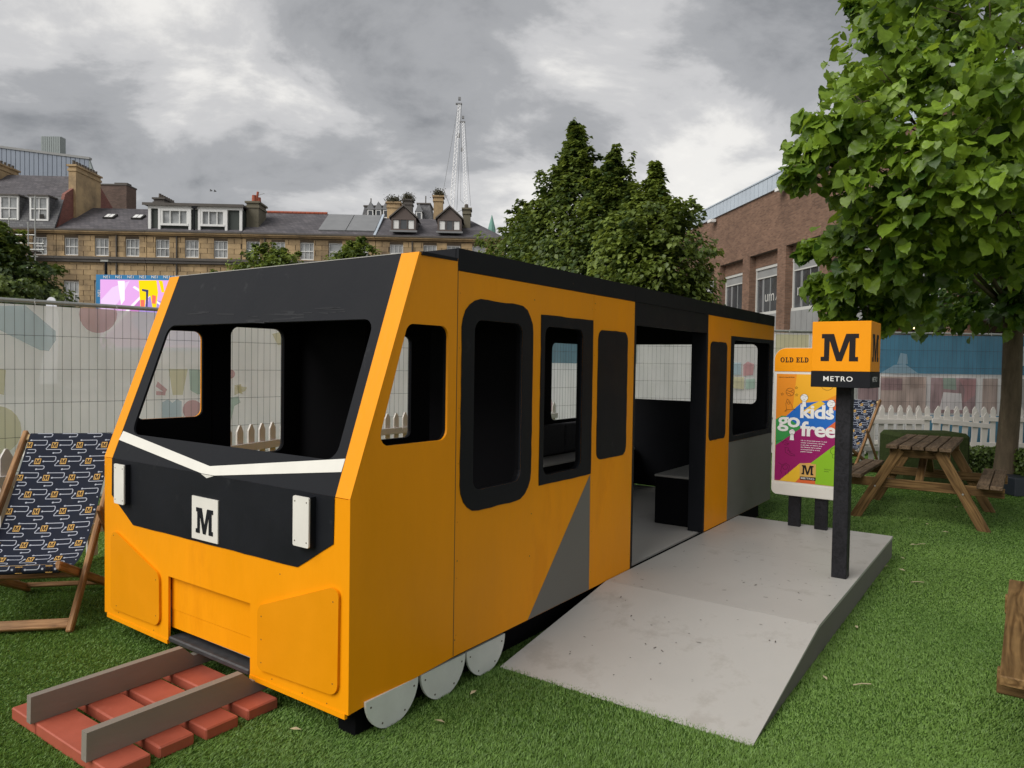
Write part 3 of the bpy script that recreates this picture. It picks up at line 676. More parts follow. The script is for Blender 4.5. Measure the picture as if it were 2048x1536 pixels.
sc = MB()
for k in range(7):
    for a in (.018, 1.232, 1.265, 1.77):
        c = .26 + k * .26 + .01 * math.sin(k * 3 + a)
        sc.plate([(a + p, c + q) for p, q in circle(0, 0, .0026, 8)], NEAR, .0003, .0007)
T('filled_screw', sc, mat('filled_screw_head', (.50, .17, .004), .6, .2), kind='stuff')
T('corner_trim', MB().plate([(-.0015, .17), (.0015, .17), (.0015, 1.962), (-.0015, 1.962)], NEAR, -.01, .0012), M['screwd'])
T('buffer_beam', MB().bevbox(-.602, -.44, .663, 1.312, .110, .137, .006), mat('grey_black_beam', (.040, .040, .042), .5, noise=(12, .3), bump=(15, .6), stretch=(1, 1, 1)))
for cx in (-.37, -.049, .264):
    pts = [(cx + .152 * math.cos(a), .148 + .152 * math.sin(a)) for a in [math.pi + math.pi * k / 20 for k in range(21)]]
    w_ = T('wheel', MB().plate(pts, NEAR, -.022, -.010), M['wheel'])
    sc = MB()
    for a, c in ((-.125, .118), (.125, .118), (-.06, .03), (.07, .035)): sc.plate([(cx + a + p, c + q) for p, q in circle(0, 0, .0045, 8)], NEAR, -.0098, -.009)
    obj('bolt', sc, M['screwd'], w_)
    T('wheel', MB().plate(neg(pts), FAR, -.022, -.010), M['wheel'])

# ------------------------------------------------------------------ boarding platform with ramp
pf = thing('boarding_platform', 'low grey painted platform with ramp beside the play train', 'platform', TO, TA)
P_ = lambda n, mb, m, **k: obj(n, mb, m, pf, **k)
P_('deck_board', MB().box(1.459, 2.70, -1.245, -.006, .154, .172), M['deck'])
P_('deck_board', MB().box(2.702, 3.948, -1.245, -.006, .154, .172), M['deck'])
rl = Vector((1.457 - .356, 0, .171)).normalized()
P_('ramp_board', MB().add(
    [(.356, -1.245, .000), (.356, -.006, .000), (1.457, -.006, .154), (1.457, -1.245, .154), (.356, -1.245, .004), (.356, -.006, .004), (1.457, -.006, .172), (1.457, -1.245, .172)],
    [(0, 1, 2, 3), (4, 7, 6, 5), (0, 4, 5, 1), (1, 5, 6, 2), (2, 6, 7, 3), (3, 7, 4, 0)]), M['deck'])
P_('side_board', MB().plate([(.44, .0), (1.457, .0), (1.457, .1535), (.44, .0115)], (Vector((0, -1.24, 0)), X, Z), -.015, 0), M['deckside'])
P_('side_board', MB().plate([(1.459, .0), (3.944, .0), (3.944, .1535), (1.459, .1535)], (Vector((0, -1.24, 0)), X, Z), -.015, 0), M['deckside'])
P_('end_board', MB().box(3.925, 3.944, -1.223, -.01, 0, .1535), M['deckside'])

sc = MB()
for k in range(6):
    for y_ in (-1.215, -.04):
        sc.add([(1.50 + k * .47 + p, y_ + q, .1724) for p, q in circle(0, 0, .0045, 8)], [tuple(range(8))])
obj('screw', sc, M['screw'], pf, kind='stuff')
cr_ = MB(); rs = random.Random(11)
for k in range(95):
    s_ = rs.uniform(.5, 3.7); y_ = -rs.uniform(.08, 1.18)
    z_ = (.172 if s_ > 1.457 else .172 * (s_ - .356) / 1.101 + .004) + .0008
    a_ = rs.uniform(0, 3.14); L_ = rs.choice([.004, .005, .007, .012]); w_ = .0025
    c_, q_ = math.cos(a_), math.sin(a_)
    cr_.add([(s_ + c_ * u_ - q_ * v_, y_ + q_ * u_ + c_ * v_, z_ + .001) for u_, v_ in ((-L_, -w_), (L_, -w_ * .5), (L_ * 1.1, w_), (-L_ * .8, w_))], [(0, 1, 2, 3)])
g_ = obj('grit', cr_, mat('dark_grit', (.05, .04, .03), .9), pf, kind='stuff')

# ------------------------------------------------------------------ station sign
sg = thing('station_sign', 'orange cube sign with black M on a black post', 'sign', tl(2.465, -1.145, .172), TA)
obj('post', MB().bevbox(-.045, -.0005, -.045, .045, 0, 1.212, .003), M['blackwood'], sg)
obj('post', MB().bevbox(.0005, .045, -.045, .045, 0, 1.212, .003), M['blackwood'], sg)
h = .168
cube = obj('sign_cube', MB().bevbox(-h, h, -h, h, 1.3105, 1.618, .002), M['yellow'], sg)
base = obj('sign_base', MB().bevbox(-h - .002, h + .002, -h - .002, h + .002, 1.211, 1.310, .002), M['black'], sg)
M['sticker'] = mat('dark_sticker', (0.014, 0.011, 0.012), 0.6, 0.2)
M['wtext'] = mat('white_lettering', (0.80, 0.80, 0.78), 0.5)
for F in ((Vector((-h, h, 1.311)), -Y, Z), (Vector((-h, -h, 1.311)), X, Z), (Vector((h, -h, 1.311)), Y, Z), (Vector((h, h, 1.311)), -X, Z)):
    obj('letter', MB().plate(slab_m(.17 * 2 * h, .062, .63 * 2 * h, .168), F, .0003, .0012), M['sticker'], cube)
    F2 = (F[0] + Vector((0, 0, -.100)) + F[1] * (.215 * 2 * h) + Vector((0, 0, .038)), F[1], F[2])
    mb = MB(); text_mb(mb, 'METRO', F2, .05, d1=.0026, offset=.006, width=.50 * 2 * h, height=.031, spacing=1.15)
    obj('lettering', mb, M['wtext'], base)

# ------------------------------------------------------------------ poster board
pb = thing('poster_board', 'white poster board reading kids go free on two black posts', 'poster board', tl(3.79, -.517, .172), TA)
def bz(pts, dz=.172): return [(x, z - dz) for x, z in pts]
BF = (Vector((0, 0, 0)), -Y, Z)                                 # x' right, outward -x
obj('post', MB().bevbox(.021, .066, -.048, .048, 0, 1.0, .003), M['blackwood'], pb)
obj('post', MB().bevbox(.021, .066, -.26, -.162, 0, 1.0, .003), M['blackwood'], pb)
obj('board', MB().plate(rounded(bz([(-.185, .43), (.40, .43), (.40, 1.667), (-.185, 1.667)]), [.10, .10, .10, .10], 8), BF, -.020, 0), M['white'], pb)
obj('header', MB().plate(rounded(bz([(-.181, 1.470), (.396, 1.470), (.396, 1.664), (-.181, 1.664)]), [0, 0, .095, .095], 8), BF, .0005, .004), M['yellow'], pb)
obj('lower_board', MB().plate(rounded(bz([(-.183, .434), (.397, .434), (.397, .528), (-.183, .528)]), [.085, .085, 0, 0], 8), BF, .0005, .006), M['white'], pb)
hd = MB()
def slab_text(mb, word, x, y, h_, F, d0, d1):
    G = {'L': ([(0, 0), (.72, 0), (.72, .36), (.60, .36), (.60, .13), (.34, .13), (.34, .88), (.46, .88), (.46, 1), (0, 1), (0, .88), (.13, .88), (.13, .12), (0, .12)], [], .80),
         'E': ([(0, 0), (.74, 0), (.74, .34), (.62, .34), (.62, .13), (.34, .13), (.34, .44), (.46, .44), (.46, .32), (.55, .32), (.55, .70), (.46, .70), (.46, .57), (.34, .57), (.34, .87), (.60, .87), (.60, .68), (.72, .68), (.72, 1), (0, 1), (0, .88), (.13, .88), (.13, .12), (0, .12)], [], .84),
         'D': ([(0, 0)] + [(.42 + .42 * math.cos(a), .5 + .5 * math.sin(a)) for a in [-math.pi / 2 + math.pi * k / 12 for k in range(13)]] + [(0, 1), (0, .88), (.13, .88), (.13, .12), (0, .12)],
               [[(.34, .13)] + [(.40 + .21 * math.cos(a), .5 + .37 * math.sin(a)) for a in [-math.pi / 2 + math.pi * k / 10 for k in range(11)]] + [(.34, .87)]], .94),
         'O': ([(.45 + .45 * math.cos(a), .5 + .52 * math.sin(a)) for a in [2 * math.pi * k / 24 for k in range(24)]], [[(.45 + .23 * math.cos(a), .5 + .40 * math.sin(a)) for a in [2 * math.pi * k / 20 for k in range(20)]]], 1.0)}
    for c in word:
        if c == ' ': x += .40 * h_; continue
        o, hs, adv = G[c]
        f = lambda p: [(x + a * h_ * .92, y + b * h_) for a, b in p]
        mb.plate(f(o), F, d0, d1, [f(q) for q in hs]); x += adv * h_ * .98
slab_text(hd, 'OLD ELD', -.134, 1.546 - .172, .041, BF, .0045, .006)
obj('lettering', hd, M['sticker'], pb)
pc = {n: mat('poster_' + n, c, .35, .5) for n, c in dict(orange=(.80, .27, .015), amber=(.86, .42, .02), blue=(.012, .14, .52), green=(.04, .30, .07), magenta=(.30, .008, .12), lime=(.26, .52, .02), red=(.72, .14, .04), yellow=(.82, .50, .03)).items()}
ps = obj('poster', MB().plate(bz([(-.161, .547), (.372, .543), (.372, 1.448), (-.161, 1.448)]), BF, .0005, .0015), pc['orange'], pb)
def pz(pts, layer): return MB().plate(bz(pts), BF, .0015 + .00012 * layer, .0015 + .00012 * (layer + 1))
obj('print_amber', pz([(.0, 1.447), (.371, 1.447), (.371, 1.32), (.10, 1.17), (-.03, 1.11)], 0), pc['amber'], ps)
obj('print_green', pz([(-.16, 1.064), (-.115, 1.095), (.10, 1.10), (.10, .99), (-.158, .843)], 1), pc['green'], ps)
obj('print_blue', pz([(-.079, 1.092), (.036, 1.207), (.30, 1.247), (.371, 1.25), (.371, 1.073), (.234, 1.0), (.048, 1.007)], 2), pc['blue'], ps)
obj('print_yellow', pz([(.058, 1.145), (.122, 1.199), (.19, 1.235), (.228, 1.212), (.16, 1.16), (.12, 1.12)], 3), pc['yellow'], ps)
obj('print_red', pz([(.371, 1.30), (.25, 1.213), (.30, 1.16), (.371, 1.19)], 4), pc['red'], ps)
obj('print_magenta', pz([(-.159, .843), (.048, 1.005), (.234, 1.0), (.371, 1.08), (.371, .93), (.13, .719), (.042, .707), (-.119, .551), (-.160, .549)], 5), pc['magenta'], ps)
obj('print_red', pz([(.371, 1.105), (.312, 1.073), (.225, .995), (.30, .99), (.371, 1.04)], 6), pc['red'], ps)
obj('print_lime', pz([(.13, .719), (.371, .935), (.371, .544), (.168, .548)], 6), pc['lime'], ps)
obj('print_yellow', pz([(-.119, .5485), (.042, .707), (.13, .719), (.168, .5475)], 5.5), pc['yellow'], ps)
obj('print_red', pz([(.01, .548), (.045, .59), (.165, .59), (.168, .5475)], 7), pc['red'], ps)
tx = MB()
def ptx(body, x, z, w, hh, off=.0, **k):
    text_mb(tx, body, (Vector((0, -x, z - .172)), -Y, Z), .1, d1=.0030, offset=off, width=w, height=hh, **k)
ptx('kids', .036, 1.084, .262, .115, .028, spacing=.93)
ptx('go', -.146, .966, .182, .122, .022, spacing=.9)
ptx('free', .040, .935, .278, .125, .028, spacing=.93)
for k, l in enumerate(['Up to three kids aged 11 and', 'under travel free, all day', 'every day, on Metro and', 'the Shields Ferry when', 'accompanied by a fare', 'paying adult.']):
    ptx(l, .046, .893 - k * .0185, len(l) * .0072, .012, .02)
obj('lettering', tx, M['wtext'], ps)
dk = MB()
text_mb(dk, 'nexus.org.uk/kids', (Vector((0, .146, 1.415 - .172)), -Y, Z), .1, d1=.0030, offset=.01, width=.128, height=.011)
text_mb(dk, 'Find out', (Vector((0, -.235, .672 - .172)), -Y, Z), .1, d1=.0030, width=.05, height=.010)
text_mb(dk, 'more', (Vector((0, -.235, .655 - .172)), -Y, Z), .1, d1=.0030, width=.032, height=.008)
def stroke(mb, pts, w, F, d, closed=False):
    o, ex, ey = Vector(F[0]), Vector(F[1]), Vector(F[2]); n = ex.cross(ey).normalized()
    P2 = [Vector(p) for p in pts] + ([Vector(pts[0])] if closed else [])
    for a, b in zip(P2, P2[1:]):
        dd = b - a
        if dd.length < 1e-6: continue
        dd.normalize(); q = Vector((-dd.y, dd.x)) * w / 2; e = dd * w * .4
        mb.add([o + ex * p.x + ey * p.y + n * d for p in (a - e - q, b + e - q, b + e + q, a - e + q)], [(0, 1, 2, 3)])
def doodle(pts, closed=False, w=.0022): stroke(dk, bz(pts), w, BF, .0031, closed)
doodle(circle(-.050, 1.298, .033, 18), True)                     # planet
doodle([(-.075, 1.31), (-.05, 1.30), (-.03, 1.315)]); doodle([(-.08, 1.29), (-.055, 1.285), (-.04, 1.27)]); doodle([(-.04, 1.30), (-.022, 1.29)])
for cx, cz in ((-.113, 1.278), (.003, 1.275), (.0, 1.335)):
    doodle([(cx + (.012 if k % 2 == 0 else .005) * math.cos(k * math.pi / 5 + 1.57), cz + (.012 if k % 2 == 0 else .005) * math.sin(k * math.pi / 5 + 1.57)) for k in range(10)], True, .0015)
doodle([(-.075, 1.15), (-.082, 1.20), (-.072, 1.24), (-.05, 1.22), (-.03, 1.18), (-.028, 1.15)], True)   # rocket
doodle(circle(-.060, 1.205, .010, 12), True); doodle([(-.075, 1.15), (-.09, 1.135), (-.07, 1.14)]); doodle([(-.028, 1.155), (-.005, 1.15), (-.02, 1.165)])
doodle(circle(.24, 1.372, .05, 18), True); doodle([(.21, 1.36), (.235, 1.35), (.26, 1.362)])
doodle([(-.15, .875), (-.12, .89), (-.10, .872), (-.08, .893), (-.06, .88)]); doodle([(-.09, .86), (-.07, .85), (-.05, .865), (-.08, .87)])
doodle([(-.08, .83), (-.075, .79), (-.04, .77), (-.0, .765), (.0, .775), (-.04, .79), (-.055, .83)], True); doodle([(-.06, .81), (-.03, .80)])
doodle([(-.13, .70), (-.10, .68), (-.07, .70), (-.04, .68), (-.045, .64), (-.05, .61)]); doodle([(-.10, .68), (-.11, .63), (-.10, .61)]); doodle(circle(-.075, .665, .02, 12), True); doodle([(-.07, .62), (-.065, .60)])
doodle(circle(.305, .83, .028, 14), True); doodle([(.295, .80), (.295, .775), (.315, .775), (.317, .80)])
kids = MB()
for cx, cz, r in ((.064, 1.255, .030), (.273, 1.213, .032), (-.026, .965, .024)):
    kids = MB().plate(bz(circle(cx, cz, r, 16)), BF, .0031, .0033)
    kids.plate(bz([(cx - .014, cz - r + .003), (cx + .014, cz - r + .003), (cx + .018, cz - r - .045), (cx - .018, cz - r - .045)]), BF, .0031, .0032)
    obj('cartoon_child', kids, M['wtext'], ps)
    stroke(dk, bz(circle(cx, cz, r, 16)), .002, BF, .0035, True)
    doodle2 = lambda pts: stroke(dk, bz(pts), .0018, BF, .0036)
    doodle2([(cx - .010, cz), (cx - .008, cz + .003)]); doodle2([(cx + .008, cz), (cx + .010, cz + .003)]); doodle2([(cx - .008, cz - .012), (cx, cz - .016), (cx + .008, cz - .012)])
    doodle2([(cx - r, cz + .01), (cx - .01, cz + .018), (cx + .005, cz + .012), (cx + r, cz + .012)])
    doodle2([(cx - .014, cz - r), (cx - .018, cz - r - .045)]); doodle2([(cx + .014, cz - r), (cx + .018, cz - r - .045)])
obj('line_drawing', dk, M['sticker'], ps, kind='stuff')
lg = MB().plate(bz([(.044, .600), (.170, .603), (.170, .712), (.044, .710)]), BF, .0031, .0034)
obj('logo_square', lg, M['fbadge'], ps)
obj('logo_square', MB().plate(bz([(.046, .572), (.170, .575), (.170, .602), (.046, .5995)]), BF, .0031, .0034), M['sticker'], ps)
obj('logo_square', MB().plate(slab_m(.060, .618 - .172, .092, .078), BF, .0035, .0037), M['sticker'], ps)
mb = MB(); text_mb(mb, 'METRO', (Vector((0, -.054, .579 - .172)), -Y, Z), .05, d1=.0037, offset=.005, width=.106, height=.016); obj('lettering', mb, M['wtext'], ps)

# ------------------------------------------------------------------ toy track
tk = thing('railway_track', 'short toy track of two taupe rails on brick red sleepers before the train', 'track', TO, TA)
for a, b, y0, y1 in ((-1.275, -1.125, .500, 1.075), (-1.275, -1.12, 1.079, 1.300), (-1.092, -.952, .50, 1.25), (-.905, -.76, .50, 1.25), (-.716, -.568, .50, 1.25)):
    o_ = obj('sleeper', MB().bevbox(a, b, y0, y1, 0, .05 - abs(math.sin(a * 37)) * .002, .0035 + .003 * abs(math.sin(a * 91))), M['sleeper'], tk)
    o_.rotation_euler = (0, 0, .008 * math.sin(a * 53))
for y0, y1 in ((.612, .650), (1.072, 1.108)):
    o_ = obj('rail', MB().plate([(-1.30, .0505), (-.26, .0505), (-.26, .105), (-.615, .105), (-.665, .157), (-1.298, .157)], (Vector((0, y1, 0)), X, Z), 0, y1 - y0), M['rail'], tk)

# ------------------------------------------------------------------ planks helper (grain along local X)
def plank(name, p0, p1, w, t, m, parent, side=Vector((0, 0, 1)), bev=.004):
    """board from p0 to p1 (centre line); 'side' is the direction of its width w"""
    p0, p1 = Vector(p0), Vector(p1); x = (p1 - p0); L_ = x.length; x.normalize()
    y = (side - x * side.dot(x)).normalized(); z = x.cross(y)
    mm = Matrix((x, y, z)).transposed().to_4x4(); mm.translation = p0
    return obj(name, MB().bevbox(0, L_, -w / 2, w / 2, -t / 2, t / 2, bev), m, parent, M=mm)

# ------------------------------------------------------------------ picnic tables  (local x = across, y = along the boards)
def picnic(loc, rz, label, top='browntop'):
    t = thing('picnic_table', label, 'picnic table', loc, rz, 'brown wooden picnic tables on the lawn')
    for k in range(5):
        x0 = -.2775 + k * .1135
        plank('top_board', (x0 + .0505, -.10, .742), (x0 + .0505, 1.40, .742), .101, .036, M[top], t, X)
    for sx in (-1, 1):
        for k in range(2):
            c = sx * (.535 + k * .105)
            plank('seat_board', (c, -.15, .432), (c, 1.28, .432), .097, .036, M[top], t, X)
    for y0, sg_ in ((0.0, 1), (1.16, -1)):
        for sx in (-1, 1):
            l = plank('leg', (sx * .565, y0, -.02), (sx * .165, y0, .72), .095, .042, M['brown'], t, X)
            obj('bolt', MB().tube([(0, 0, 0), (0, 0, .006)], .009, 10), M['galv'], l, M=Matrix.Translation(Vector((.40, 0, .022 if (l.matrix_local.to_3x3() @ Z).y < 0 else -.028))))
        plank('cross_beam', (-.70, y0 + .044 * sg_, .366), (.70, y0 + .044 * sg_, .366), .090, .042, M['brown'], t, Z)
        plank('top_bearer', (-.26, y0 + .044 * sg_, .678), (.26, y0 + .044 * sg_, .678), .085, .042, M['brown'], t, Z)
    plank('brace', (0, .07, .40), (0, .52, .66), .07, .035, M['brown'], t, X)
    plank('brace', (0, 1.09, .40), (0, .68, .66), .07, .035, M['brown'], t, X)
    return t
picnic((3.97, 7.07, 0), -TH, 'brown picnic table on the lawn in front of the tree trunk')
picnic((2.347, 2.211, 0), -TH, 'picnic table cut off by the right edge, only a seat board end showing', 'brown')

# ------------------------------------------------------------------ deckchairs (local: x right, y leaning back, z up; origin at the right foot)
def deckchair(loc, rz, label):
    t = thing('deckchair', label, 'deckchair', loc, rz, 'deckchairs with navy M patterned slings')
    A0, A1 = Vector((0, 0.0, .0)), Vector((0, .90, 1.02))
    ad_ = (A1 - A0).normalized()
    for x in (-.02, -.60):
        plank('frame_rail', (x, 0, 0), (x, .915, 1.037), .050, .030, M['teak'], t, Vector((0, ad_.z, -ad_.y)), .006)
    plank('foot_bar', (-.59, .03, .045), (-.03, .03, .045), .055, .028, M['teak'], t, ad_)
    plank('top_bar', (-.60, .885, 1.0), (-.02, .885, 1.0), .045, .028, M['pine'], t, ad_)
    B0, B1 = Vector((0, -.045, .395)), Vector((0, .84, .02))
    for x in (-.060, -.560):
        plank('seat_rail', (x, B0.y, B0.z), (x, B1.y, B1.z), .050, .028, M['teak'], t, Vector((0, .39, .92)), .006)
    plank('seat_bar', (-.55, -.02, .375), (-.07, -.02, .375), .035, .028, M['pine'], t, Z)
    plank('rear_bar', (-.56, .80, .05), (-.06, .80, .05), .045, .028, M['teak'], t, Vector((0, .9, -.38)))
    plank('rest_bar', (-.56, .30, .245), (-.06, .30, .245), .035, .028, M['teak'], t, Vector((0, .9, -.38)))
    for x in (.014, -.634):
        plank('strut', (x, .36, .63), (x, .86, .055), .042, .026, M['teak'], t, Vector((0, .75, .66)), .006)
    # sling profile (y,z), from the top bar to the front bar, then wrapped under it
    pr = [(.905, 1.012), (.885, 1.030), (.862, 1.018), (.76, .872), (.64, .712), (.52, .562), (.42, .455), (.33, .385), (.24, .345), (.15, .335), (.07, .352), (.0, .385), (-.03, .398), (-.048, .388), (-.050, .366), (-.035, .350), (.0, .350)]
    P3 = [Vector((0, a, b)) for a, b in pr]
    # Catmull-Rom resample
    fine = []
    for i in range(len(P3) - 1):
        p0, p1, p2, p3 = P3[max(i - 1, 0)], P3[i], P3[i + 1], P3[min(i + 2, len(P3) - 1)]
        for k in range(6):
            q = k / 6
            fine.append(.5 * ((2 * p1) + (p2 - p0) * q + (2 * p0 - 5 * p1 + 4 * p2 - p3) * q * q + (3 * p1 - p0 - 3 * p2 + p3) * q ** 3))
    fine.append(P3[-1])
    cum = [0.0]
    for a, b in zip(fine, fine[1:]): cum.append(cum[-1] + (b - a).length)
    def prof(s):
        s = min(max(s, 0), cum[-1] - 1e-6)
        i = int(np.searchsorted(cum, s, side='right')) - 1
        f = (s - cum[i]) / (cum[i + 1] - cum[i])
        p = fine[i].lerp(fine[i + 1], f); d = (fine[i + 1] - fine[i]).normalized()
        return p, Vector((0, d.z, -d.y))       # normal towards the sitter
    X0, X1 = -.562, -.058
    def surf(x, s, off=0.0):
        p, n = prof(s)
        sag = -.012 * math.sin(math.pi * (x - X0) / (X1 - X0)) * math.sin(math.pi * min(1, s / cum[-1]))
        if n.z * 1 + -n.y < 0: n = -n
        return Vector((x, p.y, p.z)) + n * (off + sag)
    mb = MB(); nx, ns = 12, 90
    vs = [surf(X0 + (X1 - X0) * i / nx, cum[-1] * j / ns) for j in range(ns + 1) for i in range(nx + 1)]
    fs = [(j * (nx + 1) + i, j * (nx + 1) + i + 1, (j + 1) * (nx + 1) + i + 1, (j + 1) * (nx + 1) + i) for j in range(ns) for i in range(nx)]
    mb.add(vs, fs)
    sling = obj('sling', mb, M['navy'], t, smooth=True)
    ln, bd, lm = MB(), MB(), MB()
    def seg(mb, a, b, w, off):
        a, b = Vector(a), Vector(b); d = b - a; L_ = d.length; k = max(1, int(L_ / .02)); d.normalize(); q = Vector((-d.y, d.x)) * w / 2
        for i in range(k):
            p, r_ = a + d * (L_ * i / k - (w * .3 if i == 0 else 0)), a + d * (L_ * (i + 1) / k + (w * .3 if i == k - 1 else 0))
            c = [p - q, r_ - q, r_ + q, p + q]
            if any(v.x < X0 or v.x > X1 or v.y < 0 or v.y > cum[-1] for v in c): continue
            mb.add([surf(v.x, v.y, off) for v in c], [(0, 1, 2, 3)])
    def poly(mb, pts, off, cl=True):
        pts = [(min(max(x, X0 + .001), X1 - .001), s) for x, s in pts]
        if min(s for _, s in pts) < 0 or max(s for _, s in pts) > cum[-1] or max(x for x, _ in pts) - min(x for x, _ in pts) < .006: return
        tr = tessellate_polygon([[Vector((x, s, 0)) for x, s in pts]])
        mb.add([surf(x, s, off) for x, s in pts], [tuple(i) for i in tr])
    k = .000378; row = 0; s = .012
    while s < cum[-1]:
        xo = X0 + .015 + (0 if row % 2 else .074) - .148
        while xo < X1 + .15:
            f = lambda px, py: (xo + px * k, s + py * k * 1.28)
            for pl_ in ([(88, 0), (240, 0), (262, -12), (265, -36), (262, -62), (250, -73), (10, -73)], [(-80, -5), (-118, 50), (-112, 65), (105, 65), (122, 78), (122, 100), (105, 115), (10, 117)]):
                for a, b in zip(pl_, pl_[1:]): seg(ln, f(*a), f(*b), .0048, .0016)
                for e in (pl_[0], pl_[-1]):
                    c = f(*e)
                    if X0 < c[0] - .005 and c[0] + .005 < X1: poly(ln, [(c[0] + .0062 * math.cos(q), c[1] + .0062 * math.sin(q)) for q in [i * math.pi / 4 for i in range(8)]], .0018)
            if X0 - .012 < xo < X1 + .012:
                poly(bd, [(xo - .0175, s - .020), (xo + .0175, s - .020), (xo + .0175, s + .020), (xo - .0175, s + .020)], .0022)
                if True: poly(lm, [(xo - .0145 + a * .029, s + .0145 - b * .029) for a, b in SLAB_M], .0030)
            xo += .148
        s += .1175; row += 1
    obj('print_line', ln, M['fline'], sling, kind='stuff'); obj('print_badge', bd, M['fbadge'], sling, kind='stuff'); obj('print_letter', lm, M['fm'], sling, kind='stuff')
    return t
dc_ = deckchair((-2.365, 3.92, 0), R(11.5), 'deckchair with navy M patterned sling left of the train nose'); dc_.scale = (.98, .98, .975)
deckchair((4.84, 10.25, 0), R(-48), 'deckchair behind the M sign post, partly hidden by the picnic bench')
# ------------------------------------------------------------------ mesh fence panels with printed scrim
sc_col = {n: scrim('scrim_' + n, c, s, nz) for n, (c, s, nz) in dict(
    cream=((.96, .945, .92), .09, .06), white=((.96, .955, .955), .08, .05), blue=((.16, .33, .42), .16, .12), teal=((.09, .28, .42), .12, .14),
    pink=((.68, .42, .43), .30, .05), yellow=((.76, .72, .46), .3, .05), green=((.46, .64, .54), .3, .05), sky=((.50, .66, .75), .3, .05),
    red=((.68, .36, .38), .3, .05), paleblue=((.52, .66, .72), .4, .06), beige=((.50, .40, .36), .10, .28), mauve=((.42, .30, .31), .10, .35), grey=((.45, .45, .44), .1, .12)).items()}
FD = Vector((.671, .741, 0)).normalized(); FO = Vector((-4.57, 6.505, 0))
def left_s(px):
    k = (px - 1024) / FPX
    return (k * FO.y - FO.x) / (FD.x - FD.y * k)
def left_z(px, py):
    y = FO.y + FD.y * left_s(px); return at(px, py, y).z
def heras(P, rz, width, H, label, base, prints, top=None):
    t = thing('fence_panel', label, 'fence panel', P, rz, 'steel mesh fence panels hung with printed scrim')
    fr = MB()
    fr.tube([(.0, 0, .10), (.0, 0, H - .03), (.05, 0, H)], .019, 8).tube([(width, 0, .10), (width, 0, H - .03), (width - .05, 0, H)], .019, 8)
    fr.tube([(.03, 0, H), (width - .03, 0, H)], .021, 10).tube([(.0, 0, .14), (width, 0, .14)], .019, 8)
    obj('frame', fr, M['galv'], t)
    wm = MB(); n = int(width / .075)
    for i in range(1, n): wm.tube([(i * width / n, -.008, .14), (i * width / n, -.008, H)], .0019, 3, cap=False)
    k = H - .31
    while k > .2: wm.tube([(0, -.012, k), (width, -.012, k)], .0022, 3, cap=False); k -= .31
    obj('wire_mesh', wm, M['wire'], t, kind='stuff')
    bn = MB(); nx = 60; nz_ = 8
    rr = random.Random(int(P[0] * 100))
    yy = lambda x, z: .045 + .012 * math.sin(x * 4.2 + z * .5) + .008 * math.sin(x * 13 + .8 * z)
    bn.add([(.02 + (width - .04) * i / nx, yy(width * i / nx, j), .12 + (H - .15) * j / nz_) for j in range(nz_ + 1) for i in range(nx + 1)],
           [(j * (nx + 1) + i, j * (nx + 1) + i + 1, (j + 1) * (nx + 1) + i + 1, (j + 1) * (nx + 1) + i) for j in range(nz_) for i in range(nx)])
    b = obj('scrim', bn, sc_col[base], t, smooth=True)
    for q, (c, pts) in enumerate(prints):
        tri = tessellate_polygon([[Vector((x, z, 0)) for x, z in pts]])
        obj('print', MB().add([(x, .015 - .0006 * q, min(z, H - .025)) for x, z in pts], [tuple(i) for i in tri]), sc_col[c], b)
    tie = MB()
    for i in range(5): tie.tube([((i + .5) * width / 5, -.024, H + .004), ((i + .5) * width / 5 + .004, -.026, H - .03)], .003, 5).tube([((i + .5) * width / 5, -.02, H + .024), ((i + .5) * width / 5 + .01, .0, H + .028)], .003, 5)
    obj('cable_tie', tie, M['sash'], t)
    obj('foot', MB().bevbox(-.11, .11, -.30, .30, 0, .12, .02), M['rubber'], t)
    return t
s0 = -1.49
def lp_(pts): return [(left_s(a) - s0, left_z(a, b)) for a, b in pts]
a_l = math.atan2(FD.y, FD.x)
def Lp(i): return FO + FD * (-1.49 + 3.5 * i)
def circ(px, py, r, n=20): return lp_([(px + r * math.cos(2 * math.pi * k / n), py + r * math.sin(2 * math.pi * k / n)) for k in range(n)])
pr1 = [('paleblue', lp_([(-60, 612), (52, 611), (112, 662), (113, 680), (98, 702), (80, 700), (-10, 655), (-80, 640)])),
       ('pink', circ(197, 628, 38)), ('yellow', circ(-5, 860, 48)), ('yellow', lp_([(-10, 735), (12, 740), (8, 790), (-14, 785)])),
       ('red', lp_([(316, 763), (335, 779), (331, 786), (312, 773)])), ('red', lp_([(313, 782), (332, 784), (331, 791), (313, 790)])),
       ('yellow', lp_([(338, 738), (376, 738), (366, 790), (346, 790)])), ('green', lp_([(379, 738), (410, 740), (412, 785), (396, 789), (381, 780)])),
       ('sky', lp_([(325, 805), (337, 798), (345, 806), (355, 798), (364, 803), (364, 842), (325, 845)])), ('red', circ(386, 820, 20))]
heras(Lp(0), a_l, 3.5, 2.0, 'mesh fence panel with pale blue and pink prints behind the left deckchair', 'cream', pr1)
s0 = 2.01
pr2 = [('yellow', lp_([(545, 668), (575, 660), (578, 690), (556, 690)])), ('red', circ(462, 748, 9)), ('yellow', lp_([(470, 770), (495, 775), (492, 782), (470, 790)])), ('yellow', lp_([(474, 770), (483, 768), (486, 788), (478, 787)])), ('green', lp_([(463, 795), (478, 793), (482, 805), (470, 812), (463, 842)]))]
heras(Lp(1), a_l, 3.5, 2.0, 'mesh fence panel with cream scrim seen through the train windscreen', 'cream', pr2)
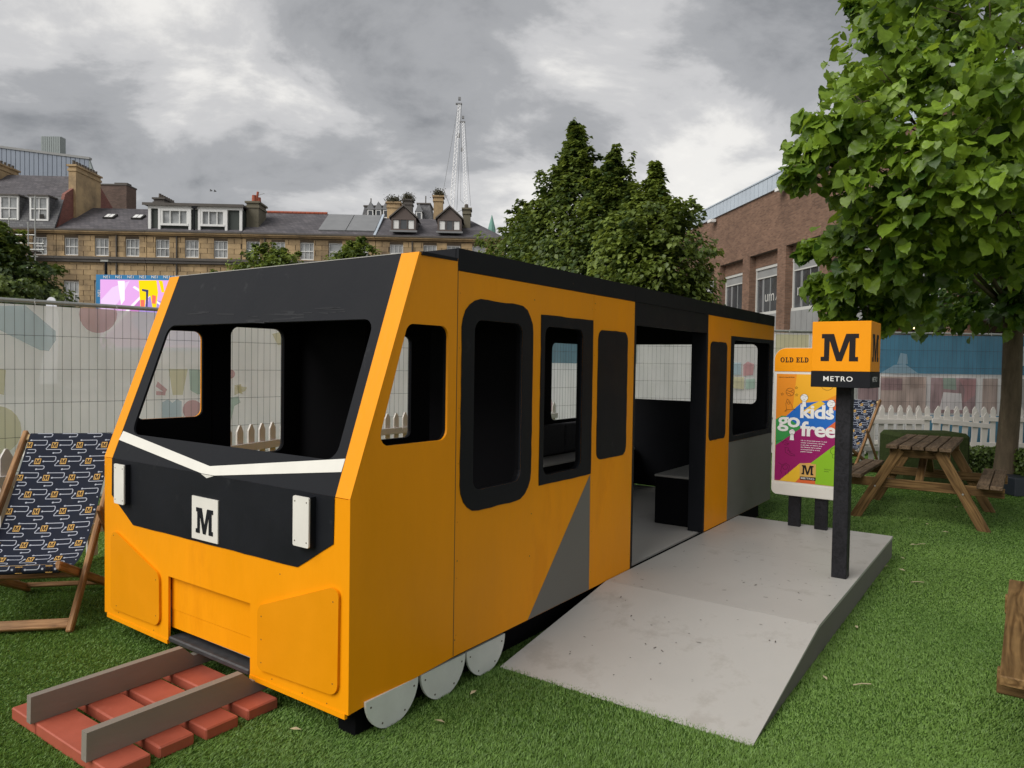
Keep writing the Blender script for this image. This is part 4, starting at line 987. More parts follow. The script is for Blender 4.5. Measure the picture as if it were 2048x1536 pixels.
heras(Lp(2), a_l, 3.5, 2.03, 'mesh fence panel with blue top band behind the middle of the train', 'white',
      [('blue', [(.02, 1.52), (3.48, 1.52), (3.48, 2.0), (.02, 2.0)]), ('beige', [(.1, .6), (1.2, .6), (1.2, 1.3), (.1, 1.3)]), ('pink', [(1.6, .7), (2.4, .7), (2.2, 1.2), (1.7, 1.1)])])
BO = Vector((.22, 13.0, 0)); ba = math.atan2(.10, 3.5)
def Bp(i): return BO + Vector((math.cos(ba), math.sin(ba), 0)) * (0, 3.52, 6.0, 9.52)[i]
heras(Bp(0), ba, 3.5, 2.16, 'mesh fence panel with white scrim seen through the train doorway', 'white',
      [('paleblue', [(2.45, 1.9), (2.75, 1.95), (2.75, 2.1), (2.45, 2.12)]), ('blue', [(.02, 1.55), (2.0, 1.55), (2.0, 2.12), (.02, 2.12)])])
heras(Bp(1), ba, 2.46, 2.16, 'mesh fence panel with deep blue sky print behind the station sign', 'white',
      [('sky', [(.22, 1.36), (.38, 1.36), (.38, 1.58), (.22, 1.58)]), ('red', [(.42, 1.34), (.60, 1.36), (.62, 1.56), (.5, 1.60), (.42, 1.54)]), ('yellow', [(.22, 1.12), (.44, 1.10), (.44, 1.32), (.22, 1.32)]), ('green', [(.47, 1.10), (.64, 1.12), (.64, 1.30), (.47, 1.28)]), ('cream', [(.9, 1.4), (1.9, 1.4), (1.9, 2.13), (.9, 2.13)]), ('yellow', [(1.0, 1.75), (1.6, 1.75), (1.6, 2.1), (1.0, 2.1)]), ('beige', [(1.2, .75), (2.4, .75), (2.4, 1.38), (1.2, 1.38)])])
heras(Bp(2), ba, 3.5, 2.16, 'mesh fence panel with deep blue band over brownish photo prints', 'white',
      [('teal', [(.02, 1.43), (3.48, 1.43), (3.48, 2.13), (.02, 2.13)]), ('sky', [(.45, 1.43), (1.15, 1.43), (.9, 1.60), (.7, 1.58)]), ('sky', [(.75, 1.60), (.95, 1.60), (.93, 1.78), (.81, 1.80)]),
       ('mauve', [(.05, .72), (.42, .72), (.42, 1.36), (.05, 1.36)]), ('beige', [(.46, .72), (1.30, .72), (1.30, 1.37), (.46, 1.37)]), ('mauve', [(.46, 1.12), (.86, 1.12), (.86, 1.34), (.46, 1.34)]), ('beige', [(1.02, 1.15), (1.28, 1.18), (1.25, 1.37), (.98, 1.37)]),
       ('mauve', [(1.38, .72), (2.22, .72), (2.22, 1.36), (1.38, 1.36)]), ('pink', [(2.0, .9), (2.2, 1.05), (2.22, 1.34), (1.9, 1.34), (2.02, 1.15)]), ('green', [(1.62, 1.16), (1.86, 1.14), (1.84, 1.36), (1.6, 1.36)]), ('white', [(1.55, .78), (1.98, .78), (1.95, 1.08), (1.62, 1.1)]),
       ('beige', [(2.34, .72), (2.62, .72), (2.62, 1.36), (2.34, 1.36)]), ('grey', [(2.9, .72), (3.45, .72), (3.45, 1.36), (2.9, 1.36)]), ('teal', [(1.3, .15), (3.48, .15), (3.48, .68), (1.3, .68)]),
       ('white', [(2.95, 1.6), (3.4, 1.6), (3.4, 1.95), (2.95, 1.95)])])
heras(Bp(3), ba, 3.5, 2.16, 'mesh fence panel with blue scrim beyond the right edge of the lawn', 'teal', [])

# ------------------------------------------------------------------ picket fence
pk_me = MB().plate([(-.041, .03), (.041, .03), (.041, .825), (.008, .885), (-.008, .885), (-.041, .825)], (Vector((0, 0, 0)), X, Z), -.009, .009).mesh('picket', M['picket'])
def pickets(P, rz, n, label, tilt=0.0, sp=.152):
    t = thing('picket_fence', label, 'picket fence', P, rz, 'white picket fence sections')
    if tilt: t.rotation_euler = (0, tilt, rz)
    for i in range(n):
        obj('picket', pk_me, None, t, M=Matrix.Translation(Vector(((i + .5) * sp, 0, 0))))
    w = n * sp
    for z in (.20, .635):
        obj('rail', MB().bevbox(0.003, w - .003, -.036, -.0095, z, z + .075, .003), M['picket'], t)
    obj('foot_board', MB().bevbox(.25, .34, -.30, .10, 0, .05, .004), M['picket'], t)
    return t
p = Vector((-3.74, 3.9, 0))
for k, (hd_, lab) in enumerate(((24, 'white picket fence section behind the left deckchair'), (21, 'white picket fence section hidden behind the train nose'), (33, 'white picket fence section seen through the train windscreen'),
                                (34, 'white picket fence section seen through the cab side window'), (35, 'white picket fence section behind the middle of the train'))):
    pickets(p, R(90 - hd_), 12, lab)
    p = p + Vector((math.sin(R(hd_)), math.cos(R(hd_)), 0)) * 1.83
for k, (x, y, lab) in enumerate(((3.55, 12.62, 'back picket fence section left of the M sign post'), (5.40, 12.60, 'back picket fence section beyond the striped deckchair'), (7.25, 12.50, 'back picket fence section left of the tree trunk'), (9.1, 12.40, 'back picket fence section right of the tree trunk'))):
    lab = lab.replace('striped ', 'right ')
    pickets((x, y, 0), R(-3), 12, lab)
pickets((5.50, 11.55, 0), R(2), 7, 'short front picket fence section above the green box')
pickets((6.58, 11.50, .03), R(-3), 6, 'leaning picket fence section with sloping top rail', tilt=R(4.5))

# ------------------------------------------------------------------ leaves
def near_leaf():
    prof = [(-.05, .20), (-.09, .34), (.02, .44), (.10, .52), (.20, .50), (.30, .545), (.40, .49), (.50, .50), (.60, .415), (.68, .40), (.76, .30), (.83, .26), (.90, .15), (.96, .10)]
    V = [(0, .04, 0), (0, .35, -.02), (0, .68, -.08), (0, 1.10, -.24)]; F = []
    for sx in (-1, 1):
        b = len(V)
        for y, x in prof: V.append((sx * x, y, .13 * x - .16 * max(0, y) ** 2 + .03 * math.sin(y * 14)))
        def ce(i): return 0 if i < 4 else (1 if i < 7 else 2)
        for i in range(len(prof) - 1):
            c0, c1 = ce(i), ce(i + 1)
            t_ = (c0, b + i + 1, b + i) if sx < 0 else (c0, b + i, b + i + 1); F.append(t_)
            if c1 != c0: F.append((c0, c1, b + i + 1) if sx < 0 else (c0, b + i + 1, c1))
        F.append((2, 3, b + len(prof) - 1) if sx < 0 else (2, b + len(prof) - 1, 3))
    return np.array(V, float), F
TEMPL_NEAR = near_leaf()
TEMPL_FAR = (np.array([(0, 0, 0), (-.42, .42, .10), (0, 1, -.08), (.42, .42, .10)], float), [(0, 2, 1), (0, 3, 2)])
def leaves(name, pos, nrm, tip, size, rnd, templ, material, parent):
    tv, tf = templ
    n = len(pos)
    nrm = nrm / (np.linalg.norm(nrm, axis=1, keepdims=True) + 1e-9)
    tip = tip - (tip * nrm).sum(1, keepdims=True) * nrm
    tip = tip / (np.linalg.norm(tip, axis=1, keepdims=True) + 1e-9)
    sx = np.cross(tip, nrm)
    asp = rng.uniform(.8, 1.1, (n, 1, 1))
    curl = rng.uniform(.3, 1.9, (n, 1, 1))
    v = pos[:, None, :] + size[:, None, None] * (sx[:, None, :] * tv[None, :, 0:1] * asp + tip[:, None, :] * tv[None, :, 1:2] + nrm[:, None, :] * tv[None, :, 2:3] * curl)
    k = len(tv); f = np.array(tf, dtype=np.int32)
    fi = (f[None] + (np.arange(n, dtype=np.int32) * k)[:, None, None]).reshape(-1)
    me = bpy.data.meshes.new(name)
    me.vertices.add(n * k); me.vertices.foreach_set('co', v.reshape(-1))
    m = len(fi); me.loops.add(m); me.loops.foreach_set('vertex_index', fi)
    me.polygons.add(m // 3); me.polygons.foreach_set('loop_start', np.arange(0, m, 3, dtype=np.int32)); me.polygons.foreach_set('loop_total', np.full(m // 3, 3, dtype=np.int32))
    me.update(); me.validate()
    a = me.attributes.new('rnd', 'FLOAT', 'POINT'); a.data.foreach_set('value', np.repeat(np.clip(rnd, 0, 1), k).astype(np.float32))
    if k > 5: me.polygons.foreach_set('use_smooth', [True] * len(me.polygons))
    me.materials.append(material)
    o = bpy.data.objects.new(name, me); COL.objects.link(o)
    if parent: o.parent = parent
    return o
def unit(n):
    v = rng.normal(0, 1, (n, 3)); return v / np.linalg.norm(v, axis=1, keepdims=True)

def conical_tree(base, height, prof, n, leaf, label, name='lime_tree', cat='tree', zlow=.12, spires=3, group=None, light=0.0):
    """prof: list of (height fraction, radius)"""
    t = thing(name, label, cat, base, 0, group)
    hs = [a for a, _ in prof]; rs = [b for _, b in prof]
    n = int(n * 2.6); leaf *= 1.0
    nc = max(40, int(n / 42))
    hf = zlow + (1 - zlow) * rng.uniform(0, .97, nc) ** 1.45
    rad = np.interp(hf, hs, rs) * rng.uniform(.35, 1.12, nc)
    an = rng.uniform(0, 2 * np.pi, nc)
    cx = np.stack([rad * np.cos(an), rad * np.sin(an), hf * height], 1)
    cr = (.09 + .26 * np.interp(hf, hs, rs)) * rng.uniform(.7, 1.25, nc)
    far_ = rng.uniform(0, 1, nc) < .26
    cx[far_, :2] *= rng.uniform(1.15, 1.6, (far_.sum(), 1)); cx[far_, 2] += .18; cr[far_] *= .5
    which = rng.integers(0, nc, n)
    d = unit(n) * (rng.uniform(.25, 1, n) ** .5)[:, None] * cr[which][:, None]
    d[:, 2] *= .8
    pos = cx[which] + d
    # leader shoots
    ex = []
    for k in range(spires):
        a = rng.uniform(0, 6.28); r0 = .0 if k == 0 else rng.uniform(.2, .5) * rs[len(rs) // 2]
        z1 = height * (1.0 if k == 0 else rng.uniform(.88, .97)); z0 = height * (.84 if k == 0 else .78)
        m = int((22 + 240 * .08 / leaf * .4) * (1.3 if k == 0 else .8)); q = rng.uniform(0, 1, m)
        ex.append(np.stack([r0 * math.cos(a) + rng.normal(0, .075, m) * (1.15 - q) + .1 * q * math.cos(a), r0 * math.sin(a) + rng.normal(0, .075, m) * (1.15 - q), z0 + (z1 - z0) * q], 1))
    pos = np.concatenate([pos] + ex); N_ = len(pos)
    out = pos - np.array([0, 0, height * .35]); out /= np.linalg.norm(out, axis=1, keepdims=True)
    nr = out * .7 + unit(N_) * .55 + np.array([0, 0, .35]); tp = np.stack([out[:, 0] * .6, out[:, 1] * .6, np.full(N_, -.8)], 1) + unit(N_) * .45
    tone = np.concatenate([rng.normal(.42, .26, nc)[which], np.full(N_ - n, .55)]) + rng.normal(0, .15, N_) + light
    leaves('crown', pos, nr, tp, leaf * rng.uniform(.7, 1.25, N_), tone, TEMPL_FAR, M['darkleaf'], t)
    tr = MB().tube([(0, 0, -.05), (.02, .01, height * .4), (0, 0, height * .93)], [.035 * height * .45, .02 * height * .45, .012], 8)
    for k in range(26):
        i = rng.integers(0, nc); c = cx[i]
        tr.tube([(0, 0, c[2] * .80), (c[0] * .5, c[1] * .5, c[2] * .88), tuple(c)], [.03, .018, .006], 5)
    obj('trunk', tr, M['twig'], t, smooth=True)
    return t
def gp(px, Yd): v = at(px, 768, Yd); return (v.x, Yd, 0)
def zt(px, py, Yd): return at(px, py, Yd).z
conical_tree(gp(1142, 19), zt(1155, 236, 19), [(0, 1.9), (.3, 2.35), (.5, 1.9), (.62, 1.4), (.75, .85), (.85, .40), (.92, .13), (1, .01)], 16000, .13, 'tallest dark pointed lime tree behind the train roof', group='pointed lime trees behind the fence')
conical_tree(gp(1218, 17.5), zt(1225, 286, 17.5), [(0, 1.6), (.35, 1.8), (.55, 1.4), (.7, .9), (.83, .42), (.92, .12), (1, .01)], 13000, .125, 'dark pointed lime tree in the middle of the three behind the train', group='pointed lime trees behind the fence')
conical_tree(gp(1303, 15.6), zt(1320, 322, 15.6), [(0, 1.05), (.4, 1.28), (.55, 1.18), (.68, 1.02), (.78, .78), (.85, .35), (.9, .10), (1, .02)], 10000, .125, 'shorter lime tree with three leader shoots next to the brick hall', group='pointed lime trees behind the fence', light=.22, spires=5)
conical_tree(gp(1050, 21), zt(1040, 405, 21), [(0, 1.7), (.4, 1.6), (.7, 1.1), (1, .1)], 8000, .13, 'low bushy tree at the left foot of the pointed trees', group='pointed lime trees behind the fence', light=.1, spires=2)
conical_tree(gp(-14, 30), zt(0, 436, 30), [(0, 3.2), (.3, 3.1), (.5, 2.6), (.7, 1.7), (.85, 1.0), (1, .1)], 14000, .20, 'dark broad tree at the left edge before the terrace', group='street trees before the terrace', spires=2, light=-.08)
conical_tree(gp(542, 38), zt(545, 484, 38), [(0, 2.1), (.7, 2.1), (.84, 1.5), (.94, .7), (1, .1)], 7000, .2, 'small green treetop before the terrace, right of the double dormer', group='street trees before the terrace', light=.15, spires=1)
conical_tree(gp(712, 38), zt(715, 472, 38), [(0, 2.0), (.7, 2.0), (.85, 1.25), (.94, .6), (1, .08)], 7000, .2, 'small green treetop before the terrace, just above the cab roof', group='street trees before the terrace', light=.15, spires=1)

# the big lime tree on the right
def big_tree():
    base = Vector((6.22, 9.12, 0))
    t = thing('lime_tree', 'large bright green lime tree overhanging the lawn at right', 'tree', base)
    tr = MB()
    tz = [0, .12, .5, 1.2, 1.9, 2.6, 3.4, 5.0, 7.0, 9.0]
    rad_ = [.16, .135, .12, .112, .108, .105, .10, .08, .05, .02]
    tr.tube([(.02 * math.sin(z * 1.7) + .022 * z - .02, .02 * math.cos(z * 2), z - .03) for z in tz], rad_, 16)
    cl = []
    def c(px, py, Yd, r, dens=1.0, tone=0.0): cl.append((at(px, py, Yd) - base, r, dens, tone))
    for a in [(1850, 40, 6.6, .80, 1, .1), (1815, 60, 6.6, .38), (1790, 130, 6.4, .34), (1975, 60, 6.0, .8, 1, .1), (1930, 200, 5.8, .65, 1, .15), (1800, 200, 6.0, .52, 1, .1), (1745, 235, 6.1, .28, 1, .1),
              (1655, 255, 6.0, .20), (1622, 300, 5.9, .17), (1608, 345, 5.9, .13), (1690, 320, 6.0, .30, 1, .05), (1790, 330, 5.8, .42, 1, .1), (1900, 330, 5.6, .50, 1, .15), (2020, 260, 5.6, .6, 1, .15),
              (2010, 400, 5.6, .42, 1, .15), (1760, 420, 6.1, .34), (1860, 430, 5.9, .40, 1, .1), (1735, 490, 6.4, .30, 1, -.05), (1700, 470, 6.6, .16), (1650, 497, 7.0, .16, .8), (1612, 494, 7.1, .09, .8), (1800, 510, 6.3, .34, 1, -.05),
              (1880, 500, 6.2, .28, 1, .0), (1700, 550, 7.0, .22, 1, -.1), (1668, 590, 7.2, .20, 1, -.1), (1640, 565, 7.3, .12, .7), (1740, 585, 7.0, .30, 1, -.15), (1800, 590, 7.0, .26, 1, -.2), (1760, 630, 7.2, .18, 1, -.2), (1752, 655, 7.2, .09, .8, -.1), (1690, 625, 7.3, .17, 1, -.15),
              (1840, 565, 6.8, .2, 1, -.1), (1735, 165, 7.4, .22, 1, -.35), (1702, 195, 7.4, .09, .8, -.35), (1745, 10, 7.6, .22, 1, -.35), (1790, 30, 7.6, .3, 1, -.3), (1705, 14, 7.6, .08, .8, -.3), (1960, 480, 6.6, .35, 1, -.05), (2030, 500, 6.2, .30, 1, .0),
              (1895, 600, 8.6, .40, .7, -.35), (1960, 590, 8.8, .45, .7, -.4), (2040, 560, 8.5, .5, .8, -.4), (1850, 620, 8.2, .25, .7, -.3), (2045, 620, 8.6, .3, .7, -.4), (1980, 640, 9.3, .22, .6, -.4), (1900, 645, 8.8, .15, .6, -.3)]: c(*a)  # negative tones: shade of the crown's back and underside put into leaf colour
    # the rest of the crown, above and beyond the frame
    for k in range(85):
        an = rng.uniform(0, 2 * np.pi); rr_ = rng.uniform(.8, 4.2); z = rng.uniform(3.2, 8.6)
        lim = 4.3 * math.sqrt(max(.05, 1 - ((z - 4.4) / 4.8) ** 2)); rr_ = min(rr_, lim)
        v = Vector((rr_ * math.cos(an), rr_ * math.sin(an), z))
        wv_ = base + v
        # keep the view's gaps: skip clusters that would project left of the outline
        px = 1024 + FPX * wv_.x / max(wv_.y, .1)
        if px < 1880 and wv_.y > 0: continue
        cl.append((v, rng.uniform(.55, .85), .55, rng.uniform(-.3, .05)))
    for k in range(26):
        v = Vector((rng.uniform(-2.6, 2.8), rng.uniform(-1.8, 3), rng.uniform(2.75, 3.6)))
        wv_ = base + v; px = 1024 + FPX * wv_.x / wv_.y
        if px < 1800: continue
        cl.append((v, .5, .8, -.35))  # underside clusters, canopy shade painted in as a darker leaf tone
    P_, Nn, Tt, Sz, Tn = [], [], [], [], []
    for v, r, dens, tone in cl:
        n = int((300 * r ** 1.6 + 22) * dens * 2.9)
        # leaf sprays: short twigs inside the cluster, leaves hang in planes along them
        ns = max(3, n // 9)
        sp = unit(ns) * (rng.uniform(.15, 1.45 if r > .2 else 1.0, ns) ** .5)[:, None] * r; sp[:, 2] *= .75
        cpos = np.array(v)
        i = rng.integers(0, ns, n)
        q = sp[i] + unit(n) * rng.uniform(.3, 1.1, (n, 1)) * min(.14, r * .6)
        outw = np.array([v.x, v.y, 0]); outw = outw / (np.linalg.norm(outw) + 1e-6)
        sd_ = unit(ns); 
        nr = sd_[i] * .6 + unit(n) * .75 + np.array([0, 0, .75]) + outw * .35 + np.array([-.15, -.2, 0])
        tp = outw * .45 + np.array([0, 0, -.75]) + unit(n) * .45
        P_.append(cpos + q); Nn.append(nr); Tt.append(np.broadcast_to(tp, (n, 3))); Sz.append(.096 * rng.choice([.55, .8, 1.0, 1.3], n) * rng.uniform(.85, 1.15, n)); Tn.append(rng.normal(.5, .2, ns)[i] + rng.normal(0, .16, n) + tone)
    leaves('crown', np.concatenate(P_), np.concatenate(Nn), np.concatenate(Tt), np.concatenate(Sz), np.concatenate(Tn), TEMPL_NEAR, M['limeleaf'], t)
    # limbs to the clusters
    for v, r, dens, tone in cl:
        z0 = max(2.2, min(7.5, v.z - .35 * Vector((v.x, v.y)).length - .2)); s_ = Vector((.03, 0, z0)); mid = s_.lerp(v, .55) + Vector((0, 0, .18))
        
        if z0 > 2.3 or r > .3: tr.tube([s_, mid, v], [.030 + .01 * r, .014, .006], 6)
        else: tr.tube([mid.lerp(v, .5), v], [.009, .005], 5)
        for k in range(4 if r > .2 else 2):
            e = v + Vector(unit(1)[0]) * r * .9; tr.tube([mid.lerp(v, .7), v.lerp(e, .5) + Vector((0, 0, .03)), e], [.008, .005, .002], 4)
    obj('trunk', tr, M['bark'], t, smooth=True)
big_tree()

def hedge(x0, x1, y0, y1, z0, z1, n, label):
    t = thing('box_hedge', label, 'hedge', ((x0 + x1) / 2, (y0 + y1) / 2, 0), 0, 'small clipped hedges under the tree')
    w, d = (x1 - x0) / 2, (y1 - y0) / 2
    pos = rng.uniform(-1, 1, (n, 3)); f = rng.integers(0, 3, n); sgn = np.sign(pos[np.arange(n), f]); pos[np.arange(n), f] = sgn * rng.uniform(.86, 1.04, n)
    nr = pos.copy() * .2; nr[np.arange(n), f] = sgn
    pos = pos * np.array([w, d, (z1 - z0) / 2]) + np.array([0, 0, (z0 + z1) / 2])
    leaves('foliage', pos, nr + unit(n) * .7, unit(n) + np.array([0, 0, .4]), .038 * rng.uniform(.7, 1.3, n), rng.normal(.5, .25, n), TEMPL_FAR, M['hedge'], t)
    obj('stem', MB().bevbox(-w * .86, w * .86, -d * .8, d * .8, max(z0, .01), z1 * .92, .03), M['moss'], t)
    return t
hedge(6.25, 7.15, 10.3, 10.7, .02, .38, 3500, 'low clipped hedge between the picnic table and the trunk')
hedge(6.25, 7.2, 8.75, 9.15, .21, .52, 3500, 'clipped hedge growing in the dark planter right of the trunk')
pl = thing('planter', 'dark blue planter box standing right of the tree trunk', 'planter', (6.65, 8.95, 0))
obj('box', MB().bevbox(-.62, .62, -.28, .28, 0, .22, .01), M['planter'], pl)
gb = MB().bevbox(-.46, .46, -.28, .28, 0, .69, .05)
o = obj('green_box', gb, M['moss']); o.location = (5.42, 9.55, 0); tag(o, 'green felt covered box behind the picnic table', 'box')

# ------------------------------------------------------------------ litter on the turf
lf = MB().add([(-.03, 0, .02), (0, -.012, .024), (.035, 0, .021), (0, .012, .027)], [(0, 1, 3), (1, 2, 3)]).mesh('dry_leaf', M['litter'])
st_ = MB().tube([(-.045, 0, .024), (0, .004, .027), (.045, 0, .024)], .003, 5).mesh('dry_stalk', M['litter'])
def ground(px, py):
    d = rt * ((px - 1024) / FPX) + up * ((768 - py) / FPX) + fw
    return Vector((0, 0, CAM_H)) + d * (-CAM_H / d.z)
LEAF_AT = ((1826, 1094, 'largest pale dry leaf, on the turf right of the platform end'), (1804, 1121, 'pale dry leaf on the turf just right of the platform far corner'), (1775, 1138, 'pale dry leaf lying against the platform side near its far corner'),
    (1803, 1145, 'pale dry leaf on the turf below the one at the platform corner'), (1912, 1018, 'pale dry leaf under the picnic table cross beam'), (1819, 1041, 'pale dry leaf between the picnic table legs, nearer the left leg'),
    (1855, 1052, 'pale dry leaf in front of the middle of the picnic table'), (1890, 1068, 'pale dry leaf left of the right front leg of the picnic table'), (946, 1392, 'small dry leaf on the turf below the middle wheel'),
    (880, 1450, 'small dry leaf on the turf below the front wheel'), (1713, 1259, 'small dry leaf on the turf right of the ramp crease'), (590, 1466, 'small dry leaf right of the red sleepers'), (1650, 1362, 'small dry leaf beside the lower right edge of the ramp'))
for i, (px, py, lab) in enumerate(LEAF_AT):
    o = bpy.data.objects.new('dry_leaf', lf); COL.objects.link(o); g_ = ground(px, py); o.location = (g_.x, g_.y, 0); o.rotation_euler = (0, 0, i * 1.7)
    o.scale = (.8 if i > 7 else 1,) * 3
    tag(o, lab, 'leaf', 'pale dry leaves scattered on the turf')
for i, (px, py, lab) in enumerate(((1835, 1171, 'thin dry stalk on the turf halfway between platform and picnic bench end'), (1724, 1379, 'thin dry stalk nearest the camera, right of the ramp'), (1842, 1094, 'thin dry stalk touching the largest dry leaf'))):
    o = bpy.data.objects.new('dry_stalk', st_); COL.objects.link(o); g_ = ground(px, py); o.location = (g_.x, g_.y, 0); o.rotation_euler = (0, 0, .15 * i)
    tag(o, lab, 'stalk', 'pale dry stalks on the turf')
# ------------------------------------------------------------------ stone terrace behind
TB = Vector((-.589, 50.5, 0)); TR = R(2.077)
def app(x, z, y):
    k = 1 + y / 50.5
    return Vector(((x + 1.24) * k - 1.24, y, 1.5 + (z - 1.5) * k))
WF = (Vector((0, 0, 0)), X, Z)
STONE_FULL = {}
def house(x0, x1, tops, label, nlow=True):
    t = thing('terraced_house', label, 'house', TB, TR, 'sandstone terrace of houses behind the fence')
    holes = []; wins = []
    for xc in tops:
        wins.append((xc - .46, xc + .46, 8.34, 9.54, 0)); wins.append((xc - .50, xc + .50, 4.9, 6.6, 1)); wins.append((xc - .50, xc + .50, 1.2, 3.3, 1))
    wins = [w for w in wins if w[0] > x0 + .1 and w[1] < x1 - .1]
    for a, b, c, d, _ in wins: holes.append([(a, c), (b, c), (b, d), (a, d)])
    obj('wall', MB().plate([(x0, 0), (x1, 0), (x1, 9.8), (x0, 9.8)], WF, -.30, 0, holes), M['stonej'], t)
    row = 0; z = 3.9
    nb = 0
    while z < 9.74:
        zt_ = min(z + .35, 9.74)
        if z + .02 > 7.9 and z < 8.3: z = 8.3; row += 1; continue
        if z < 7.9 < zt_: zt_ = 7.9
        x = x0 + (0 if row % 2 else -.45)
        while x < x1:
            a, b = max(x, x0), min(x + .88, x1)
            x += .90
            segs = [(a + .008, b - .008)]
            for wa, wb, wc, wd, _ in wins:
                if zt_ > wc + .01 and z < wd - .01:
                    ns = []
                    for p, q in segs:
                        if q <= wa or p >= wb: ns.append((p, q)); continue
                        if p < wa: ns.append((p, wa))
                        if q > wb: ns.append((wb, q))
                    segs = ns
            for p, q in segs:
                if q - p < .06 or nb > 290: continue
                key = (round(q - p, 2), round(zt_ - z, 2))
                if key not in STONE_FULL:
                    L_, h_ = key
                    STONE_FULL[key] = MB().box(.0, L_, -.028, .0, .0, h_ - .016).mesh('stone', M['stone'])
                obj('stone', STONE_FULL[key], None, t, M=Matrix.Translation(Vector((p, -.0015 - .008 * ((nb * 7) % 3) / 3, z + .008)))); nb += 1
        z = zt_; row += 1
    obj('string_course', MB().box(x0, x1, -.22, -.002, 7.92, 8.28).box(x0, x1, -.30, -.002, 8.1, 8.26), M['leadgrey'], t)
    obj('cornice', MB().box(x0, x1, -.16, -.002, 9.80, 9.90).box(x0, x1, -.34, .0, 9.90, 10.02), M['stone'], t)
    obj('gutter', MB().box(x0, x1, -.40, -.30, 9.99, 10.09), M['leadgrey'], t)
    for i, (a, b, c, d, lower) in enumerate(wins):
        f = MB(); w = b - a; hh = d - c; fr = .055
        f.box(a + .003, a + fr, .05, .10, c + .003, d - .003).box(b - fr, b - .003, .05, .10, c + .003, d - .003).box(a + fr, b - fr, .05, .10, c + .003, c + .09).box(a + fr, b - fr, .05, .10, d - fr, d - .003)
        f.box(a + fr, b - fr, .045, .105, (c + d) / 2 - .03, (c + d) / 2 + .03)
        if (i * 5) % 7 not in (3,):
            for k in (1, 2):
                xx = a + w * k / 3; f.box(xx - .013, xx + .013, .055, .095, c + .09, (c + d) / 2 - .03).box(xx - .013, xx + .013, .055, .095, (c + d) / 2 + .03, d - fr)
        fo_ = obj('window', f, M['sash'], t)
        obj('pane', MB().box(a + .02, b - .02, .112, .118, c + .02, d - .02), M['glass'], fo_)
        if (i * 3) % 5 < 3:
            cz = c + hh * (.5 if (i * 3) % 5 else .18)
            obj('curtain', MB().box(a + .06, b - .06, .125, .135, cz, d - .05), M['sash'], fo_)
        obj('window_sill', MB().box(a - .06, b + .06, -.10, .048, c - .10, c - .002), M['stone'], fo_)
    return t
def roof_(t, mb, m=None, name='roof', parent=None): return obj(name, mb, m or M['slate'], t)
def quad_roof(pts):
    """closed thin slab from 4 (or 3) points"""
    P3 = [Vector(p) for p in pts]; n = (P3[1] - P3[0]).cross(P3[2] - P3[0]).normalized() * .12; k = len(P3)
    return MB().add([p for p in P3] + [p - n for p in P3], [tuple(range(k)), tuple(range(k, 2 * k))[::-1]] + [(i, (i + 1) % k, (i + 1) % k + k, i + k)[::-1] for i in range(k)])
def pots(mb, x0, x1, y, z, n, r=.11, h_=.5, ax='x', y1=None):
    for k in range(n):
        f = (k + .5) / n
        px, py = (x0 + (x1 - x0) * f, y) if ax == 'x' else (x0, y + (y1 - y) * f)
        mb.tube([(px, py, z), (px, py, z + h_ * .8), (px, py, z + h_)], [r, r * .8, r * .95], 8)
def stack(t, x0, x1, y0, y1, z0, z1, m, npots=4, potm='pot', ax='x', weeds=False):
    c = obj('chimney', MB().box(x0, x1, y0, y1, z0, z1 - .45).box(x0 - .06, x1 + .06, y0 - .06, y1 + .06, z1 - .45, z1 - .30).box(x0, x1, y0, y1, z1 - .30, z1 - .12).box(x0 - .10, x1 + .10, y0 - .10, y1 + .10, z1 - .12, z1), m, t)
    if npots:
        mb = MB()
        if ax == 'x': pots(mb, x0, x1, (y0 + y1) / 2, z1, npots)
        else: pots(mb, (x0 + x1) / 2, None, y0, z1, npots, ax='y', y1=y1, h_=.32)
        obj('chimney_pot', mb, M[potm], c)
    if weeds:
        n = 900; p = rng.normal(0, 1, (n, 3)) * np.array([(x1 - x0) * .30, (y1 - y0) * .30, .16]) + np.array([(x0 + x1) / 2, (y0 + y1) / 2, z1 + .14]); p[:, 2] = np.maximum(p[:, 2], z1 - .02)
        o = leaves('weeds', p, unit(n), unit(n) + np.array([0, 0, 1]), np.full(n, .11), rng.uniform(0, .4, n), TEMPL_FAR, M['soot'], c)
    return c
# house A
A_ = house(-37.2, -30.32, [-35.4, -33.4, -31.4], 'leftmost terraced house with white dormers and scaffolding')
e1 = (-37.2, -.3, 10.02); 
roof_(A_, quad_roof([(-37.2, -.3, 10.05), (-30.3, -.3, 10.05), (-30.3, 1.0, 12.55), (-37.2, 1.0, 12.55)]), M['slateb'])
roof_(A_, quad_roof([(-37.2, .95, 12.52), (-30.3, .95, 12.52), (-30.3, 4.6, 14.75), (-37.2, 4.6, 14.75)]), M['slate'])
obj('gable', MB().add([(-30.29, 0, 9.9), (-30.29, 1.0, 12.68), (-30.29, 4.6, 14.9), (-30.29, 9, 12.0), (-30.29, 9, 9.9), (-30.5, 0, 9.9), (-30.5, 1.0, 12.68), (-30.5, 4.6, 14.9), (-30.5, 9, 12.0), (-30.5, 9, 9.9)], [(0, 4, 3, 2, 1), (5, 6, 7, 8, 9), (0, 1, 6, 5), (1, 2, 7, 6), (2, 3, 8, 7)]), M['brickred'], A_)
stack(A_, -30.62, -30.12, 2.0, 5.3, 11.0, 14.95, M['stone'], 9, 'pot', 'y')
stack(A_, -37.0, -36.4, 3.2, 5.8, 13.5, 15.35, M['stone'], 6, 'pot', 'y')
